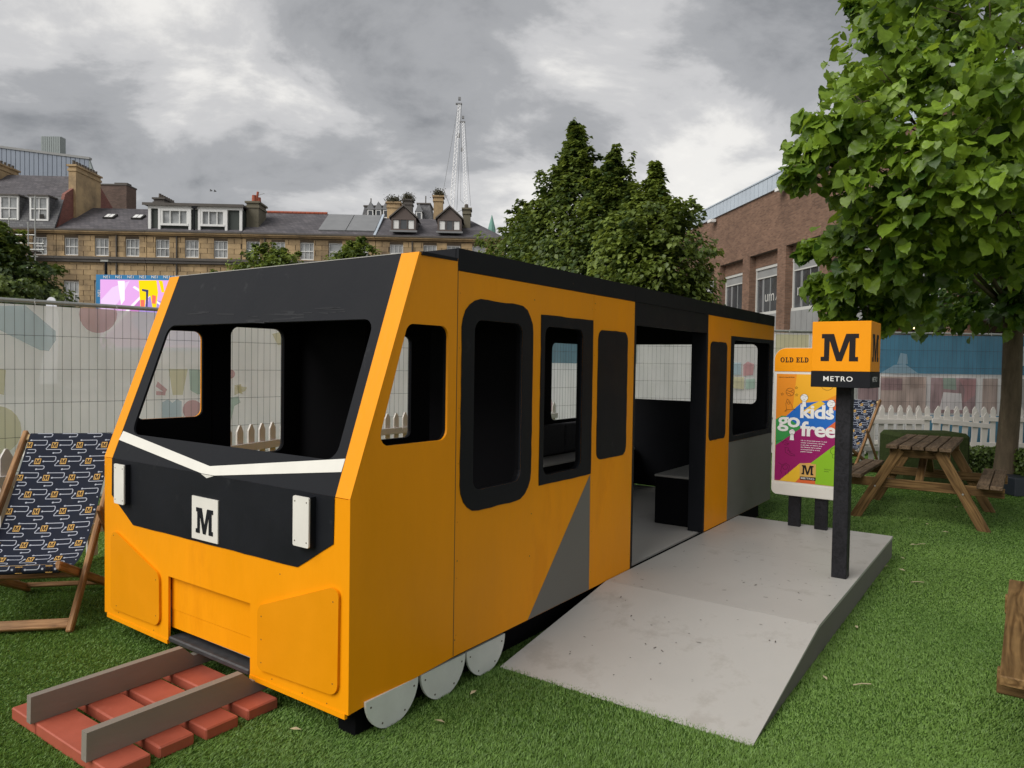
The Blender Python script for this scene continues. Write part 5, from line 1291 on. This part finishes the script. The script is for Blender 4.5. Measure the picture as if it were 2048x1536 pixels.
def dormer(t, x0, x1, z0, z1, y0, y1, cols, m_frame, m_cheek, gable=None, lid=True, glass='glass'):
    d = obj('dormer', MB().box(x0, x1, y0 + .12, y1, z0, z1), m_cheek, t)
    f = MB(); fr = .11
    f.box(x0, x0 + fr, y0, y0 + .12, z0, z1).box(x1 - fr, x1, y0, y0 + .12, z0, z1).box(x0 + fr, x1 - fr, y0, y0 + .12, z1 - fr, z1).box(x0 + fr, x1 - fr, y0, y0 + .12, z0, z0 + fr)
    for k in range(1, cols): xx = x0 + fr + (x1 - x0 - 2 * fr) * k / cols; f.box(xx - .025, xx + .025, y0 + .02, y0 + .10, z0 + fr, z1 - fr)
    obj('window_frame', f, m_frame, d)
    obj('pane', MB().box(x0 + fr, x1 - fr, y0 + .08, y0 + .115, z0 + fr, z1 - fr), M[glass], d)
    if lid: obj('lid', MB().box(x0 - .08, x1 + .08, y0 - .12, y1, z1 + .002, z1 + .10), M['leadgrey'], d)
    if gable:
        xm = (x0 + x1) / 2
        obj('gable', MB().plate([(x0, z1 + .002), (x1, z1 + .002), (xm, gable - .1)], (Vector((0, y0 + .05, 0)), X, Z), -.05, 0), m_cheek, d)
        g = MB()
        for sx in (-1, 1):
            xe = x0 - .14 if sx < 0 else x1 + .14
            g.add([(xe, y0 - .1, z1 - .02), (xm, y0 - .1, gable - .08), (xm, y1 + 1.2, gable - .08), (xe, y1, z1 - .02), (xe, y0 - .1, z1 + .08), (xm, y0 - .1, gable + .04), (xm, y1 + 1.2, gable + .04), (xe, y1, z1 + .08)], [(0, 1, 2, 3), (4, 7, 6, 5), (0, 4, 5, 1), (1, 5, 6, 2), (3, 2, 6, 7), (0, 3, 7, 4)])
        obj('lid', g, M['leadgrey'], d)
    return d
for a, b in ((-34.02, -32.78), (-32.05, -30.82)):
    dm = dormer(A_, a, b, 10.62, 12.25, -.05, 1.6, 2, M['sash'], M['slateb'])
    obj('meeting_rail', MB().box(a + .11, b - .11, -.05, .06, 11.38, 11.45), M['sash'], dm)
obj('open_pane', MB().box(-31.40, -31.10, -.065, -.052, 10.78, 11.06), M['darkvoid'], A_)
# house B
B_ = house(-30.3, -24.32, [-29.32, -27.3, -25.27], 'terraced house with two skylights in its slate roof')
r1 = app(-24.3, 11.56, 4.2)
roof_(B_, quad_roof([(-30.28, -.3, 10.05), (-24.31, -.3, 10.05), (-24.31, 4.2, r1.z), (-30.28, 4.2, r1.z)]))
for a, b in ((-28.22, -27.5), (-26.28, -25.55)):
    f1, f2 = (10.78 - 10.05) / (11.56 - 10.05), (11.02 - 10.05) / (11.56 - 10.05)
    y1_, y2_ = -.3 + 4.5 * f1, -.3 + 4.5 * f2; zz1, zz2 = 10.05 + (r1.z - 10.05) * f1, 10.05 + (r1.z - 10.05) * f2
    sk = obj('skylight', MB().add([(a, y1_, zz1 + .02), (b, y1_, zz1 + .02), (b + .0, y2_, zz2 + .02), (a, y2_, zz2 + .02), (a, y1_ - .03, zz1 + .12), (b, y1_ - .03, zz1 + .12), (b, y2_ - .03, zz2 + .12), (a, y2_ - .03, zz2 + .12)], [(0, 3, 2, 1), (4, 5, 6, 7), (0, 1, 5, 4), (1, 2, 6, 5), (2, 3, 7, 6), (3, 0, 4, 7)]), M['darkvoid'], B_)
    w_ = (b - a) * .1
    for q in (0, 1):
        aa = a + w_ + q * (b - a - 2 * w_) / 2; bb = aa + (b - a - 2 * w_) / 2 - .04
        obj('pane', MB().add([(aa, y1_ + .06, zz1 + .17), (bb, y1_ + .06, zz1 + .17), (bb, y2_ - .14, zz2 + .10), (aa, y2_ - .14, zz2 + .10)], [(0, 1, 2, 3)]), M['sash'], sk)
# house C
C_ = house(-24.3, -17.95, [-23.27, -21.3, -19.36], 'terraced house with wide white framed double dormer')
roof_(C_, quad_roof([(-24.29, -.3, 10.05), (-17.96, -.3, 10.05), (-17.96, 4.2, r1.z - .05), (-24.29, 4.2, r1.z - .05)]))
bd_ = obj('dormer', MB().box(-24.30, -18.0, .30, 4.0, 10.2, 11.72), M['darkgreen'], C_)
obj('dormer_roof', MB().box(-24.62, -17.85, -.05, 4.2, 11.90, 12.0).box(-24.62, -17.85, -.06, -.02, 11.84, 12.02), M['leadgrey'], C_)
tm = MB().box(-24.32, -17.98, .14, .29, 11.66, 11.895)
for a in (-24.30, -18.18): tm.box(a, a + .18, .14, .29, 10.22, 11.655)
obj('white_trim', tm, M['sash'], bd_)
obj('downpipe', MB().tube([(-21.18, .05, 10.1), (-21.18, .05, 11.7)], .05, 8).box(-21.34, -21.02, -.04, .12, 11.7, 11.9), M['black'], bd_)
for a, b in ((-23.62, -21.42), (-20.95, -18.98)):
    w_ = obj('window', MB().box(a, a + .16, .10, .28, 10.25, 11.655).box(b - .16, b, .10, .28, 10.25, 11.655).box(a + .16, b - .16, .12, .28, 11.52, 11.655).box(a + .16, b - .16, .08, .28, 10.52, 10.66)
             .box(a + .16 + (b - a - .32) / 3 - .03, a + .16 + (b - a - .32) / 3 + .03, .14, .26, 10.66, 11.52).box(a + .16 + 2 * (b - a - .32) / 3 - .03, a + .16 + 2 * (b - a - .32) / 3 + .03, .14, .26, 10.66, 11.52)
             .box(a + .16, a + .30, .12, .28, 10.66, 11.52).box(b - .30, b - .16, .12, .28, 10.66, 11.52), M['sash'], bd_)
    obj('pane', MB().box(a + .2, b - .2, .27, .285, 10.6, 11.55), M['glass'], w_)
c1 = app(-23.62, 12.5, 5.2); c2 = app(-22.4, 12.3, 5.2)
stack(C_, c1.x, c1.x + .75, 4.6, 7.2, 11.5, 13.35, M['leadgrey'], 7, 'pot', 'y')
# house D
D_ = house(-17.93, -8.92, [-17.2, -15.5, -13.56, -11.63, -9.85], 'terraced house with red ridge tiles and grey lead roof panels')
roof_(D_, quad_roof([(-17.9, -.3, 10.05), (-8.92, -.3, 10.05), (-8.92, 4.0, r1.z - .1), (-17.9, 4.0, r1.z - .1)]))
for i in range(16):
    x = app(-16.9, 0, 4).x + i * .318
    obj('ridge_tile', MB().tube([(x, 4.0, r1.z - .06), (x + .30, 4.0, r1.z - .06)], .11, 8), M['redpot'], D_)
for i in range(2):
    a, b = (-12.9, -11.05) if i == 0 else (-11.0, -9.05)
    f1, f2 = .16, .93
    obj('lead_panel', quad_roof([(a, -.3 + 4.3 * f1, 10.05 + (r1.z - 10.15) * f1 + .10), (b, -.3 + 4.3 * f1, 10.05 + (r1.z - 10.15) * f1 + .10), (b, -.3 + 4.3 * f2, 10.05 + (r1.z - 10.15) * f2 + .10), (a, -.3 + 4.3 * f2, 10.05 + (r1.z - 10.15) * f2 + .10)]), M['leadm'], D_)
obj('flashing', quad_roof([(-9.04, -.3, 10.09), (-8.88, -.3, 10.09), (-8.88, 4.0, r1.z - .02), (-9.04, 4.0, r1.z - .02)]), M['zinc'], D_)
ck = stack(D_, -17.95, -17.12, .9, 2.6, 10.4, 12.45, M['render_'], 0)
obj('chimney_pot', MB().tube([(-17.55, 1.3, 12.45), (-17.55, 1.3, 12.95)], [.17, .15], 10).tube([(-17.45, 2.0, 12.45), (-17.45, 2.0, 12.95)], [.16, .14], 10).tube([(-17.4, 1.3, 12.45), (-17.3, 1.3, 13.2)], [.08, .08], 6), M['redpot'], ck)
obj('aerial', MB().tube([(-17.4, 1.5, 12.5), (-17.4, 1.5, 13.15)], .02, 4).tube([(-17.5, 1.5, 12.95), (-16.9, 1.5, 13.15)], .015, 4), M['galv'], ck)
# house E
E_ = house(-8.9, -.12, [-7.48, -5.19, -3.58, -1.83], 'right end terraced house with two brown gabled dormers')
ez = r1.z - .3
roof_(E_, quad_roof([(-8.9, -.3, 10.05), (.1, -.3, 10.05), (-2.6, 4.0, ez), (-8.9, 4.0, ez)]))
roof_(E_, quad_roof([(.1, -.3, 10.05), (.1, 8.3, 10.05), (-2.6, 4.0, ez)]))
for a, b in ((-7.86, -6.18), (-4.70, -3.06)):
    dd_ = dormer(E_, a, b, 10.5, 11.35, .0, 2.2, 3, M['brownpaint'], M['brownpaint'], gable=12.25, lid=False, glass='glassd')
    obj('curtain', MB().box(a + .14, a + .5, .07, .078, 10.64, 11.22).box(b - .5, b - .14, .07, .078, 10.64, 11.22), M['sash'], dd_)
    obj('sill', MB().box(a - .1, b + .1, -.15, .0, 10.38, 10.5), M['leadm'], dd_)
def ast(xa, xb, zt_, y, z0, d, m, n, **k):
    a, b = app(xa, zt_, y), app(xb, zt_, y); return stack(E_, a.x, b.x, y, y + d, z0, a.z, m, n, **k)
ast(-8.15, -7.30, 12.45, 4.6, 11, 1.0, M['stone'], 0, weeds=True)
ast(-7.05, -6.45, 12.65, 9, 10, .9, M['leadgrey'], 0, weeds=True)
ast(-4.98, -4.36, 12.95, 5.5, 11, .8, M['stone'], 0, weeds=True)
ck = ast(-2.95, -2.45, 12.15, 2.0, 10.5, .9, M['render_'], 0)
obj('chimney_pot', MB().tube([(-2.8, 2.4, 12.6), (-2.8, 2.4, 12.9)], [.16, .12], 8), M['pot'], ck)
obj('aerial', MB().tube([(-3.5, 2.2, 11.8), (-3.6, 2.2, 12.2), (-2.9, 2.2, 12.55)], .02, 4), M['galv'], ck)
for t_, x_ in ((B_, -26.3), (C_, -22.3), (D_, -16.4), (E_, -6.4)):
    obj('downpipe', MB().tube([(x_, -.09, 0), (x_, -.09, 7.88)], .05, 6).tube([(x_, -.09, 8.32), (x_, -.09, 9.78)], .05, 6), M['leadgrey'], t_)
# backs and ends so the terrace is solid
for t_, a, b in ((A_, -37.2, -30.32), (B_, -30.3, -24.32), (C_, -24.3, -17.95), (D_, -17.93, -8.92), (E_, -8.9, -.12)):
    obj('rear_wall', MB().box(a, b, 8.0, 8.3, 0, 9.9), M['brickdark'], t_)
    if t_ is not E_:
        obj('roof', quad_roof([(a, 4.0 if t_ is not A_ else 4.6, (r1.z - .1) if t_ is not A_ else 14.75), (b, 4.0 if t_ is not A_ else 4.6, (r1.z - .1) if t_ is not A_ else 14.75), (b, 8.5, 9.9), (a, 8.5, 9.9)]), M['slate'], t_)
obj('end_wall', MB().box(-.40, -.12, .001, 8, 0, 9.8), M['stone'], E_)

# scaffolding on the left house
sf = thing('scaffolding', 'thin steel scaffolding against the leftmost terraced house', 'scaffolding', TB, TR)
mb = MB()
def fx(px): return (px - 112) / 29.2 - 30.34
for px, z0_, z1_ in ((46, 0, 10.6), (82, 0, 10.3), (95, 0, 12.0), (30, 0, 10.4)): mb.tube([(fx(px), -1.3, z0_), (fx(px), -1.3, z1_)], .045, 6)
for z, a, b in ((10.45, 8, 60), (9.45, 34, 95), (8.9, 40, 112), (8.05, 45, 100), (8.5, 60, 112), (7.3, 70, 95)): mb.tube([(fx(a), -1.3, z), (fx(b), -1.3, z)], .04, 6)
mb.tube([(fx(107), -1.2, 8.2), (fx(107), -1.2, 9.0), (fx(110), -1.2, 9.12)], .04, 5)
obj('tube', mb, M['galv'], sf)
obj('board', MB().box(fx(40), fx(96), -1.5, -.5, 8.32, 8.42), M['leadgrey'], sf)
mb = MB().tube([(fx(84), -1.2, 8.4), (fx(92), -1.2, 7.8), (fx(95), -1.2, 6.8), (fx(99), -1.2, 5.9)], .05, 6)
obj('hose', mb, M['black'], sf)

# ------------------------------------------------------------------ buildings further back
mbld = thing('metal_clad_building', 'blue grey metal clad building rising behind the left of the terrace', 'building', (at(80, 768, 82).x, 82, 0))
def wl(px, py, Yd, root): v = at(px, py, Yd); return v.x - root.location.x, v.z
xl, _ = wl(-70, 300, 82, mbld); xr, _ = wl(178, 319, 82, mbld); x2, z2 = wl(187, 345, 82, mbld)
zl = wl(-70, 287, 82, mbld)[1]; zr = wl(178, 319, 82, mbld)[1]
n = 27
for i in range(n):
    a = xl + (xr - xl) * i / n; b = xl + (xr - xl) * (i + 1) / n
    za = zl + (zr - zl) * i / n; zb = zl + (zr - zl) * (i + 1) / n
    obj('cladding_panel', MB().add([(a + .03, 0, 8), (b - .03, 0, 8), (b - .03, 0, zb), (a + .03, 0, za), (a + .03, .3, 8), (b - .03, .3, 8), (b - .03, .3, zb), (a + .03, .3, za)], [(0, 1, 2, 3), (5, 4, 7, 6), (3, 2, 6, 7), (1, 5, 6, 2), (0, 3, 7, 4)]), M['clad'], mbld)
obj('cladding_panel', MB().add([(xr, 0, 8), (x2 + .9, 0, 8), (x2, 0, z2), (xr, 0, zr), (xr, .3, 8), (x2 + .9, .3, 8), (x2, .3, z2), (xr, .3, zr)], [(0, 1, 2, 3), (5, 4, 7, 6), (3, 2, 6, 7), (1, 5, 6, 2)]), M['clad2'], mbld)
obj('wall', MB().add([(xl, .12, 0), (xr, .12, 0), (xr, .12, zr - .05), (xl, .12, zl - .05), (xl - 2, 4, 0), (xr - 2.7, 4, 0), (xr - 2.7, 4, zr - .4), (xl - 2, 4, zl - .4)], [(0, 1, 2, 3), (5, 4, 7, 6), (3, 2, 6, 7), (1, 5, 6, 2), (0, 3, 7, 4)]), M['leadgrey'], mbld)
obj('roof_edge', MB().add([(xl, -.1, zl), (xr + .1, -.1, zr), (xr + .1, -.1, zr + .25), (xl, -.1, zl + .25), (xl, .4, zl), (xr + .1, .4, zr), (xr + .1, .4, zr + .25), (xl, .4, zl + .25)], [(0, 1, 2, 3), (5, 4, 7, 6), (3, 2, 6, 7), (1, 5, 6, 2), (0, 4, 5, 1)]), M['zincd'], mbld)
tx0, tz0 = wl(77, 268, 82, mbld); tx1, tz1 = wl(116, 272, 82, mbld)
tw = obj('lift_tower', MB().box(tx0, tx1, .5, 1.4, zr, tz1 + .1), M['clad2'], mbld)
for i in range(9):
    a = tx0 + (tx1 - tx0) * i / 9
    obj('cladding_panel', MB().box(a + .02, a + (tx1 - tx0) / 9 - .02, .40, .497, zr, tz1 + .05), M['clad2'], tw)
bb = thing('brick_tower_block', 'dark brown brick block behind the tall chimney stack', 'building', (at(226, 768, 62).x, 62, 0))
a, _ = wl(196, 400, 62, bb); b, zz = wl(253, 371, 62, bb)
obj('wall', MB().box(a, b, 0, 1.6, 0, zz), M['brickdark'], bb)
obj('parapet', MB().box(a - .05, b + .05, -.05, 1.65, zz + .002, zz + .12).box(b - 1.3, b - .2, .5, 1.2, zz + .12, zz + .35), M['leadgrey'], bb)
tb = thing('mansard_building', 'old slate mansard roofs with tiny white dormers behind the terrace end', 'building', (at(790, 768, 72).x, 72, 0))
def frus(px0, px1, pyb, pyt, ins, Yd=72):
    xa, zb = wl(px0, pyb, Yd, tb); xb, _ = wl(px1, pyb, Yd, tb); _, zt_ = wl(px0, pyt, Yd, tb); i_ = (xb - xa) * ins
    zb -= 2
    return MB().add([(xa, 0, zb), (xb, 0, zb), (xb, 5, zb), (xa, 5, zb), (xa + i_, 1.2, zt_), (xb - i_, 1.2, zt_), (xb - i_, 4, zt_), (xa + i_, 4, zt_)], [(0, 1, 5, 4), (1, 2, 6, 5), (2, 3, 7, 6), (3, 0, 4, 7), (4, 5, 6, 7)]), xa, xb, zb, zt_, i_
for px0, px1, pb_, pt_, ins, dms in ((712, 786, 436, 408, .16, (741, 757, 772)), (816, 872, 440, 403, .28, (838,))):
    mb, xa, xb, zb, z_t, i_ = frus(px0, px1, pb_, pt_, ins)
    obj('mansard_roof', mb, M['slateb'], tb)
    obj('cresting', MB().box(xa + i_ - .1, xb - i_ + .1, 1.1, 4.1, z_t + .002, z_t + .14).tube([(xa + i_ * 2, 1.5, z_t), (xa + i_ * 2, 1.5, z_t + .9)], .06, 6), M['leadgrey'], tb)
    for d_ in dms:
        x_, z_ = wl(d_, pb_ - 9, 72, tb)
        dd_ = obj('dormer', MB().box(x_ - .28, x_ + .28, -.1, 1.2, z_ - .5, z_ + .35), M['sash'], tb)
        obj('lid', MB().add([(x_ - .4, -.15, z_ + .36), (x_ + .4, -.15, z_ + .36), (x_, -.15, z_ + 1.15), (x_ - .4, 1.3, z_ + .36), (x_ + .4, 1.3, z_ + .36), (x_, 1.3, z_ + 1.15)], [(0, 1, 2), (0, 2, 5, 3), (1, 4, 5, 2)]), M['leadm'], dd_)
        obj('pane', MB().box(x_ - .18, x_ + .18, -.12, -.102, z_ - .35, z_ + .25), M['glassd'], dd_)
    obj('wall', MB().box(xa + .2, xb - .2, .2, 4.8, 0, zb), M['stonej'], tb)
sp = thing('copper_spire', 'thin green copper spire right of the terrace roofs', 'spire', (at(979, 768, 95).x, 95, 0))
a, zb = wl(973, 458, 95, sp); b, z_t = wl(979.5, 430, 95, sp)
obj('spire', MB().tube([(0, 0, zb - 3), (0, 0, zb), (0, 0, z_t)], [.6, .5, .03], 8), M['copper'], sp)
obj('tower', MB().box(-.7, .7, -.7, .7, 0, zb - 3), M['stonej'], sp)
def crane(p0, p1, Yd, label, pend=None):
    a, b = at(*p0, Yd), at(*p1, Yd + 12)
    t = thing('tower_crane', label, 'crane', (a.x, Yd, 0), 0, 'luffing cranes far behind the terrace')
    o_ = Vector((a.x, Yd, 0)); a -= o_; b -= o_
    mb = MB(); d = (b - a).normalized(); sx = Vector((1, 0, 0)); sy = d.cross(sx).normalized(); w = .42
    ch = [sx * w + sy * w, -sx * w + sy * w, -sx * w - sy * w, sx * w - sy * w]
    for c in ch: mb.tube([a + c, b + c * .6], .055, 4)
    k = 26
    for i in range(k):
        f0, f1 = i / k, (i + 1) / k
        for j in range(4):
            c0, c1 = ch[j] * (1 - .4 * f0), ch[(j + 1) % 4] * (1 - .4 * f1)
            mb.tube([a.lerp(b, f0) + c0, a.lerp(b, f1) + c1], .035, 3)
    obj('jib', mb, M['crane'], t)
    obj('jib_head', MB().box(b.x - .9, b.x + .6, b.y - .4, b.y + .4, b.z - .1, b.z + .15).box(b.x - .3, b.x + .3, b.y - .3, b.y + .3, b.z + .9, b.z + 1.6), M['leadm'], t)
    mb = MB()
    for c in ch: mb.tube([Vector((c.x, c.y, 0)), a + c], .07, 4)
    obj('mast', mb, M['crane'], t)
    if pend:
        q = at(*pend, Yd) - o_; mb = MB().tube([b + Vector((-.3, 0, 0)), q], .045, 4).tube([q, a], .045, 4).tube([a + Vector((1.2, 0, 0)), b + Vector((.5, 0, 0))], .05, 4)
        obj('pendant_cable', mb, M['leadm'], t)
    obj('hook_block', MB().tube([b - Vector((.2, 0, .2)), b - Vector((.2, 0, 7))], .03, 3).box(b.x - .5, b.x + .2, b.y - .2, b.y + .2, b.z - 8, b.z - 7), M['leadm'], t)
crane((903, 420), (919, 208), 165, 'taller pale lattice crane jib above the terrace chimneys', (887, 380))
crane((932, 412), (926, 244), 190, 'shorter pale lattice crane jib just right of the taller one', (921, 400))

# gulls
for px, py, lab in ((422, 382, 'left one of two small birds flying over the roofs'), (430, 383, 'right one of two small birds flying over the roofs')):
    v = at(px, py, 60)
    b = thing('bird', lab, 'bird', v, 0, 'two birds flying above the terrace')
    obj('body', MB().tube([(-.12, 0, 0), (0, 0, .01), (.14, 0, .02)], [.01, .045, .01], 6), M['bird'], b)
    for sx in (-1, 1): obj('wing', MB().add([(-.05, 0, .02), (.05, 0, .02), (.02, sx * .12, .12), (-.04, sx * .12, .12), (-.02, sx * .3, .05)], [(0, 1, 2, 3), (3, 2, 4)]), M['bird'], b)

# ------------------------------------------------------------------ street lamp and big screen
sl_o = thing('street_lamp', 'dark street lamp with short flat head above the big screen', 'street lamp', gp(212, 33))
zl_ = zt(212, 524, 33)
obj('pole', MB().tube([(0, 0, 0), (0, 0, zl_)], [.08, .06], 8), M['black'], sl_o)
obj('lamp_head', MB().box(-.22, .12, -.06, .06, zl_ + .01, zl_ + .09), M['galv'], sl_o)
def emis(name, c, s=.46):
    m = bpy.data.materials.new(name); m.use_nodes = True; t = m.node_tree; t.nodes.clear()
    e = N(t, 'ShaderNodeEmission'); e.inputs[0].default_value = (*c, 1); e.inputs[1].default_value = s
    o = N(t, 'ShaderNodeOutputMaterial'); t.links.new(e.outputs[0], o.inputs[0]); return m
SD = 30.0
sc0 = at(192, 768, SD)
scr = thing('led_screen', 'big lit screen showing a cyclist in pink and yellow, blue surround', 'screen', (sc0.x, SD, 0))
def sp_(pts): return [((at(a, b, SD).x - sc0.x), at(a, b, SD).z) for a, b in pts]
SF = (Vector((0, 0, 0)), X, Z)
def sq(a, b, c, d): return sp_([(a, d), (c, d), (c, b), (a, b)])
obj('surround', MB().plate(sp_([(192, 702), (450, 702), (450, 553), (192, 549)]), SF, -.6, 0), M['bluefr'], scr)
dsp = obj('display', MB().plate(sp_([(201, 695), (441, 695), (441, 562), (201, 559)]), SF, .005, .02), emis('screen_pink', (.80, .42, .82)), scr)
lay = 0
def sprint(c, pts):
    global lay; lay += 1
    obj('picture_area', MB().plate(sp_(pts), SF, .02 + .002 * lay, .0215 + .002 * lay), c, dsp)
c_pl, c_vi, c_ye, c_wh, c_rd, c_dk, c_mg = emis('screen_pale', (.86, .62, .92)), emis('screen_violet', (.42, .30, .72)), emis('screen_yellow', (1.0, .72, .01)), emis('screen_white', (1, .93, 1)), emis('screen_red', (.95, .18, .12)), emis('screen_dark', (.06, .06, .16)), emis('screen_magenta', (.62, .22, .58))
sprint(c_pl, [(202, 600), (225, 575), (260, 562), (240, 600), (205, 650)])
sprint(c_wh, [(236, 562), (250, 562), (250, 600), (243, 610)])
sprint(c_mg, [(202, 690), (280, 600), (300, 640), (330, 650), (330, 693), (202, 693)])
sprint(c_vi, [(262, 640), (300, 600), (400, 610), (438, 640), (438, 690), (300, 690)])
sprint(c_wh, [(202, 672), (288, 585), (291, 588), (205, 678)])
sprint(c_wh, [(270, 572), (330, 612), (328, 615), (266, 575)])
sprint(c_ye, [(278, 561), (314, 561), (317, 585), (313, 618), (306, 618), (300, 592), (292, 600), (290, 622), (282, 618)])
sprint(c_ye, [(318, 561), (326, 562), (330, 585), (324, 585)])
sprint(c_rd, [(305, 590), (313, 592), (312, 608), (305, 607)])
sprint(c_rd, [(282, 600), (290, 600), (290, 618), (283, 618)])
sprint(c_dk, [(285, 578), (298, 580), (296, 616), (293, 616), (293, 584), (285, 582)])
sprint(c_vi, [(298, 596), (302, 592), (306, 616), (301, 618)])
tm = MB()
for i in range(9):
    v = sp_([(207 + i * 24, 556.5)])[0]
    text_mb(tm, 'NE1', (Vector((v[0], 0, v[1])), X, Z), .2, d1=.003, offset=.012, width=.26, height=.11)
for i in range(4):
    v = sp_([(194, 583 + i * 28)])[0]
    text_mb(tm, 'NE1', (Vector((v[0] + .14, 0, v[1] - .2)), Z, -X), .2, d1=.003, offset=.012, width=.26, height=.11)
tm2 = MB()
o_ = obj('lettering', MB().add([(x, -.012, z) for x, y, z in tm.v], tm.f), M['wtext'], scr)
obj('screen_support', MB().box(.3, .5, -.0, .5, 0, 1.9).box(4.6, 4.8, 0, .5, 0, 1.9), M['black'], scr)
wb = thing('rounded_flag', 'tall white flag with rounded tip just behind the left fence', 'flag', (at(102, 768, 8.6).x, 8.6, 0))
def wf(pts): return [(at(a, b, 8.6).x - wb.location.x, at(a, b, 8.6).z) for a, b in pts]
obj('cloth', MB().plate(wf([(78, 768), (114, 768), (117, 640)] + [(102 + 10 * math.cos(a), 606 - 12 * math.sin(a)) for a in [math.pi * k / 10 for k in range(11)]] + [(90, 680)]), SF, -.01, 0), mat('white_flag_cloth', (.75, .75, .82), .8), wb)
obj('pole', MB().tube([(.12, .02, 0), (.13, .02, 1.4)], .015, 6), M['galv'], wb)

# ------------------------------------------------------------------ brick hall on the right
HO = Vector((15.21, 20, 0)); HA = math.atan2(.98975, -.1428)
hall = thing('brick_hall', 'long purple brown brick hall with tall shop windows and zinc parapet', 'building', HO, HA)
HF = (Vector((0, 0, 0)), -X, Z)
X0_, X1_ = -7.0, 36.0
obj('upper_wall', MB().box(X0_, X1_, -.9, 0, 7.35, 10.25), M['brick'], hall)
obj('wall', MB().box(X0_, X1_, -9, -1.6, 0, 10.2), M['darkvoid'], hall)
obj('roof', MB().box(X0_, X1_, -10, -.4, 10.26, 10.4), M['leadm'], hall)
obj('soffit', MB().box(X0_, X1_, -1.6, -.25, 3.1, 3.19), M['darkvoid'], hall)
bays = [(w - 20) / .99 for w in (46.6, 42.9, 39.2, 35.5, 31.8, 28.1, 24.4, 20.7, 17.0, 13.3)]
for i, bx in enumerate(bays):
    obj('pier', MB().box(bx - .40, bx + .40, -.9, -.0015, 0, 7.348), M['brick'], hall)
    if i + 1 < len(bays):
        a, b = bays[i + 1] + .402, bx - .402
        obj('bay_brickwork', MB().box(a, b, -.85, -.34, 6.72, 7.346), M['brick'], hall)
        f = MB().box(a, b, -.50, -.36, 6.58, 6.716).box(a, b, -.52, -.34, 4.22, 4.36).box(a, a + .09, -.5, -.38, 4.36, 6.58).box(b - .09, b, -.5, -.38, 4.36, 6.58).box(a + .09, b - .09, -.5, -.40, 6.12, 6.18)
        wn = obj('shop_window', f, M['alu'], hall)
        obj('louvre', MB().box(a + .09, b - .09, -.48, -.42, 6.18, 6.58), M['zincd'], wn)
        for k in range(4):
            q0, q1 = a + .09 + (b - a - .18) * k / 4, a + .09 + (b - a - .18) * (k + 1) / 4
            obj('pane', MB().box(q0 + .025, q1 - .025, -.47, -.455, 4.36, 6.12), M['glassd'], wn)
            obj('mullion', MB().box(q1 - .025, q1 + .025, -.48, -.43, 4.36, 6.12), M['zincd'], wn)
        # pale curtains and columns seen behind the glass
        obj('curtain', MB().box(a + .35, a + .55, -.453, -.45, 4.4, 6.0).box(b - .75, b - .60, -.453, -.45, 4.4, 6.1), M['leadm'], wn)
        for k in range(6):
            q0, q1 = a + (b - a) * k / 6, a + (b - a) * (k + 1) / 6
            obj('wall_panel', MB().box(q0 + .012, q1 - .012, -.5, -.31, 3.2, 4.215), M['zincd'], hall)
        if i in (3, 2):
            words = (('n', .35), ('i', .85), ('c', 1.25)) if i == 3 else (('u', .9), ('m', 1.3), ('A', 2.0))
            for ch_, off_ in words:
                mb = MB(); text_mb(mb, ch_, (Vector((b - off_, -.452, 4.95 if i == 3 else 4.9)), -X, Z), .45, d1=.003, offset=-.004, height=.38 if ch_ != 'i' else .45)
                obj('neon_letter', mb, M['alu'] if ch_ != 'c' else pc['red'], wn)
    n = 8
    for k in range(n):
        q0 = bx - 3.74 + 3.74 * k / n; q1 = q0 + 3.74 / n
        if q0 < X0_ or q1 > X1_: continue
        obj('parapet_panel', MB().box(q0 + .015, q1 - .015, -.05, .10, 10.255, 10.98), M['zinc'], hall)
obj('coping', MB().box(X0_, X1_, -.3, .14, 10.985, 11.05).box(X0_, X1_, -.3, -.052, 10.25, 10.985), M['zinc'], hall)
for yw in (43.2, 35.3):
    x = (yw - 20) / .99
    fl = obj('floodlight', MB().box(x - .25, x + .25, .1, .42, 9.98, 10.14), M['sash'], hall)
    obj('bracket', MB().box(x - .05, x + .05, 0, .1, 10.0, 10.1), M['galv'], fl)
warm = emis('warm_lamp', (1.0, .62, .28), 2.2)
for k in range(9):
    x = -4 + k * 3.7 / 2 * 1.0
    o_ = obj('strip_light', MB().box(x - .45, x + .45, -1.1, -1.0, 3.04, 3.095), warm, hall)
print('objects', len(bpy.data.objects))
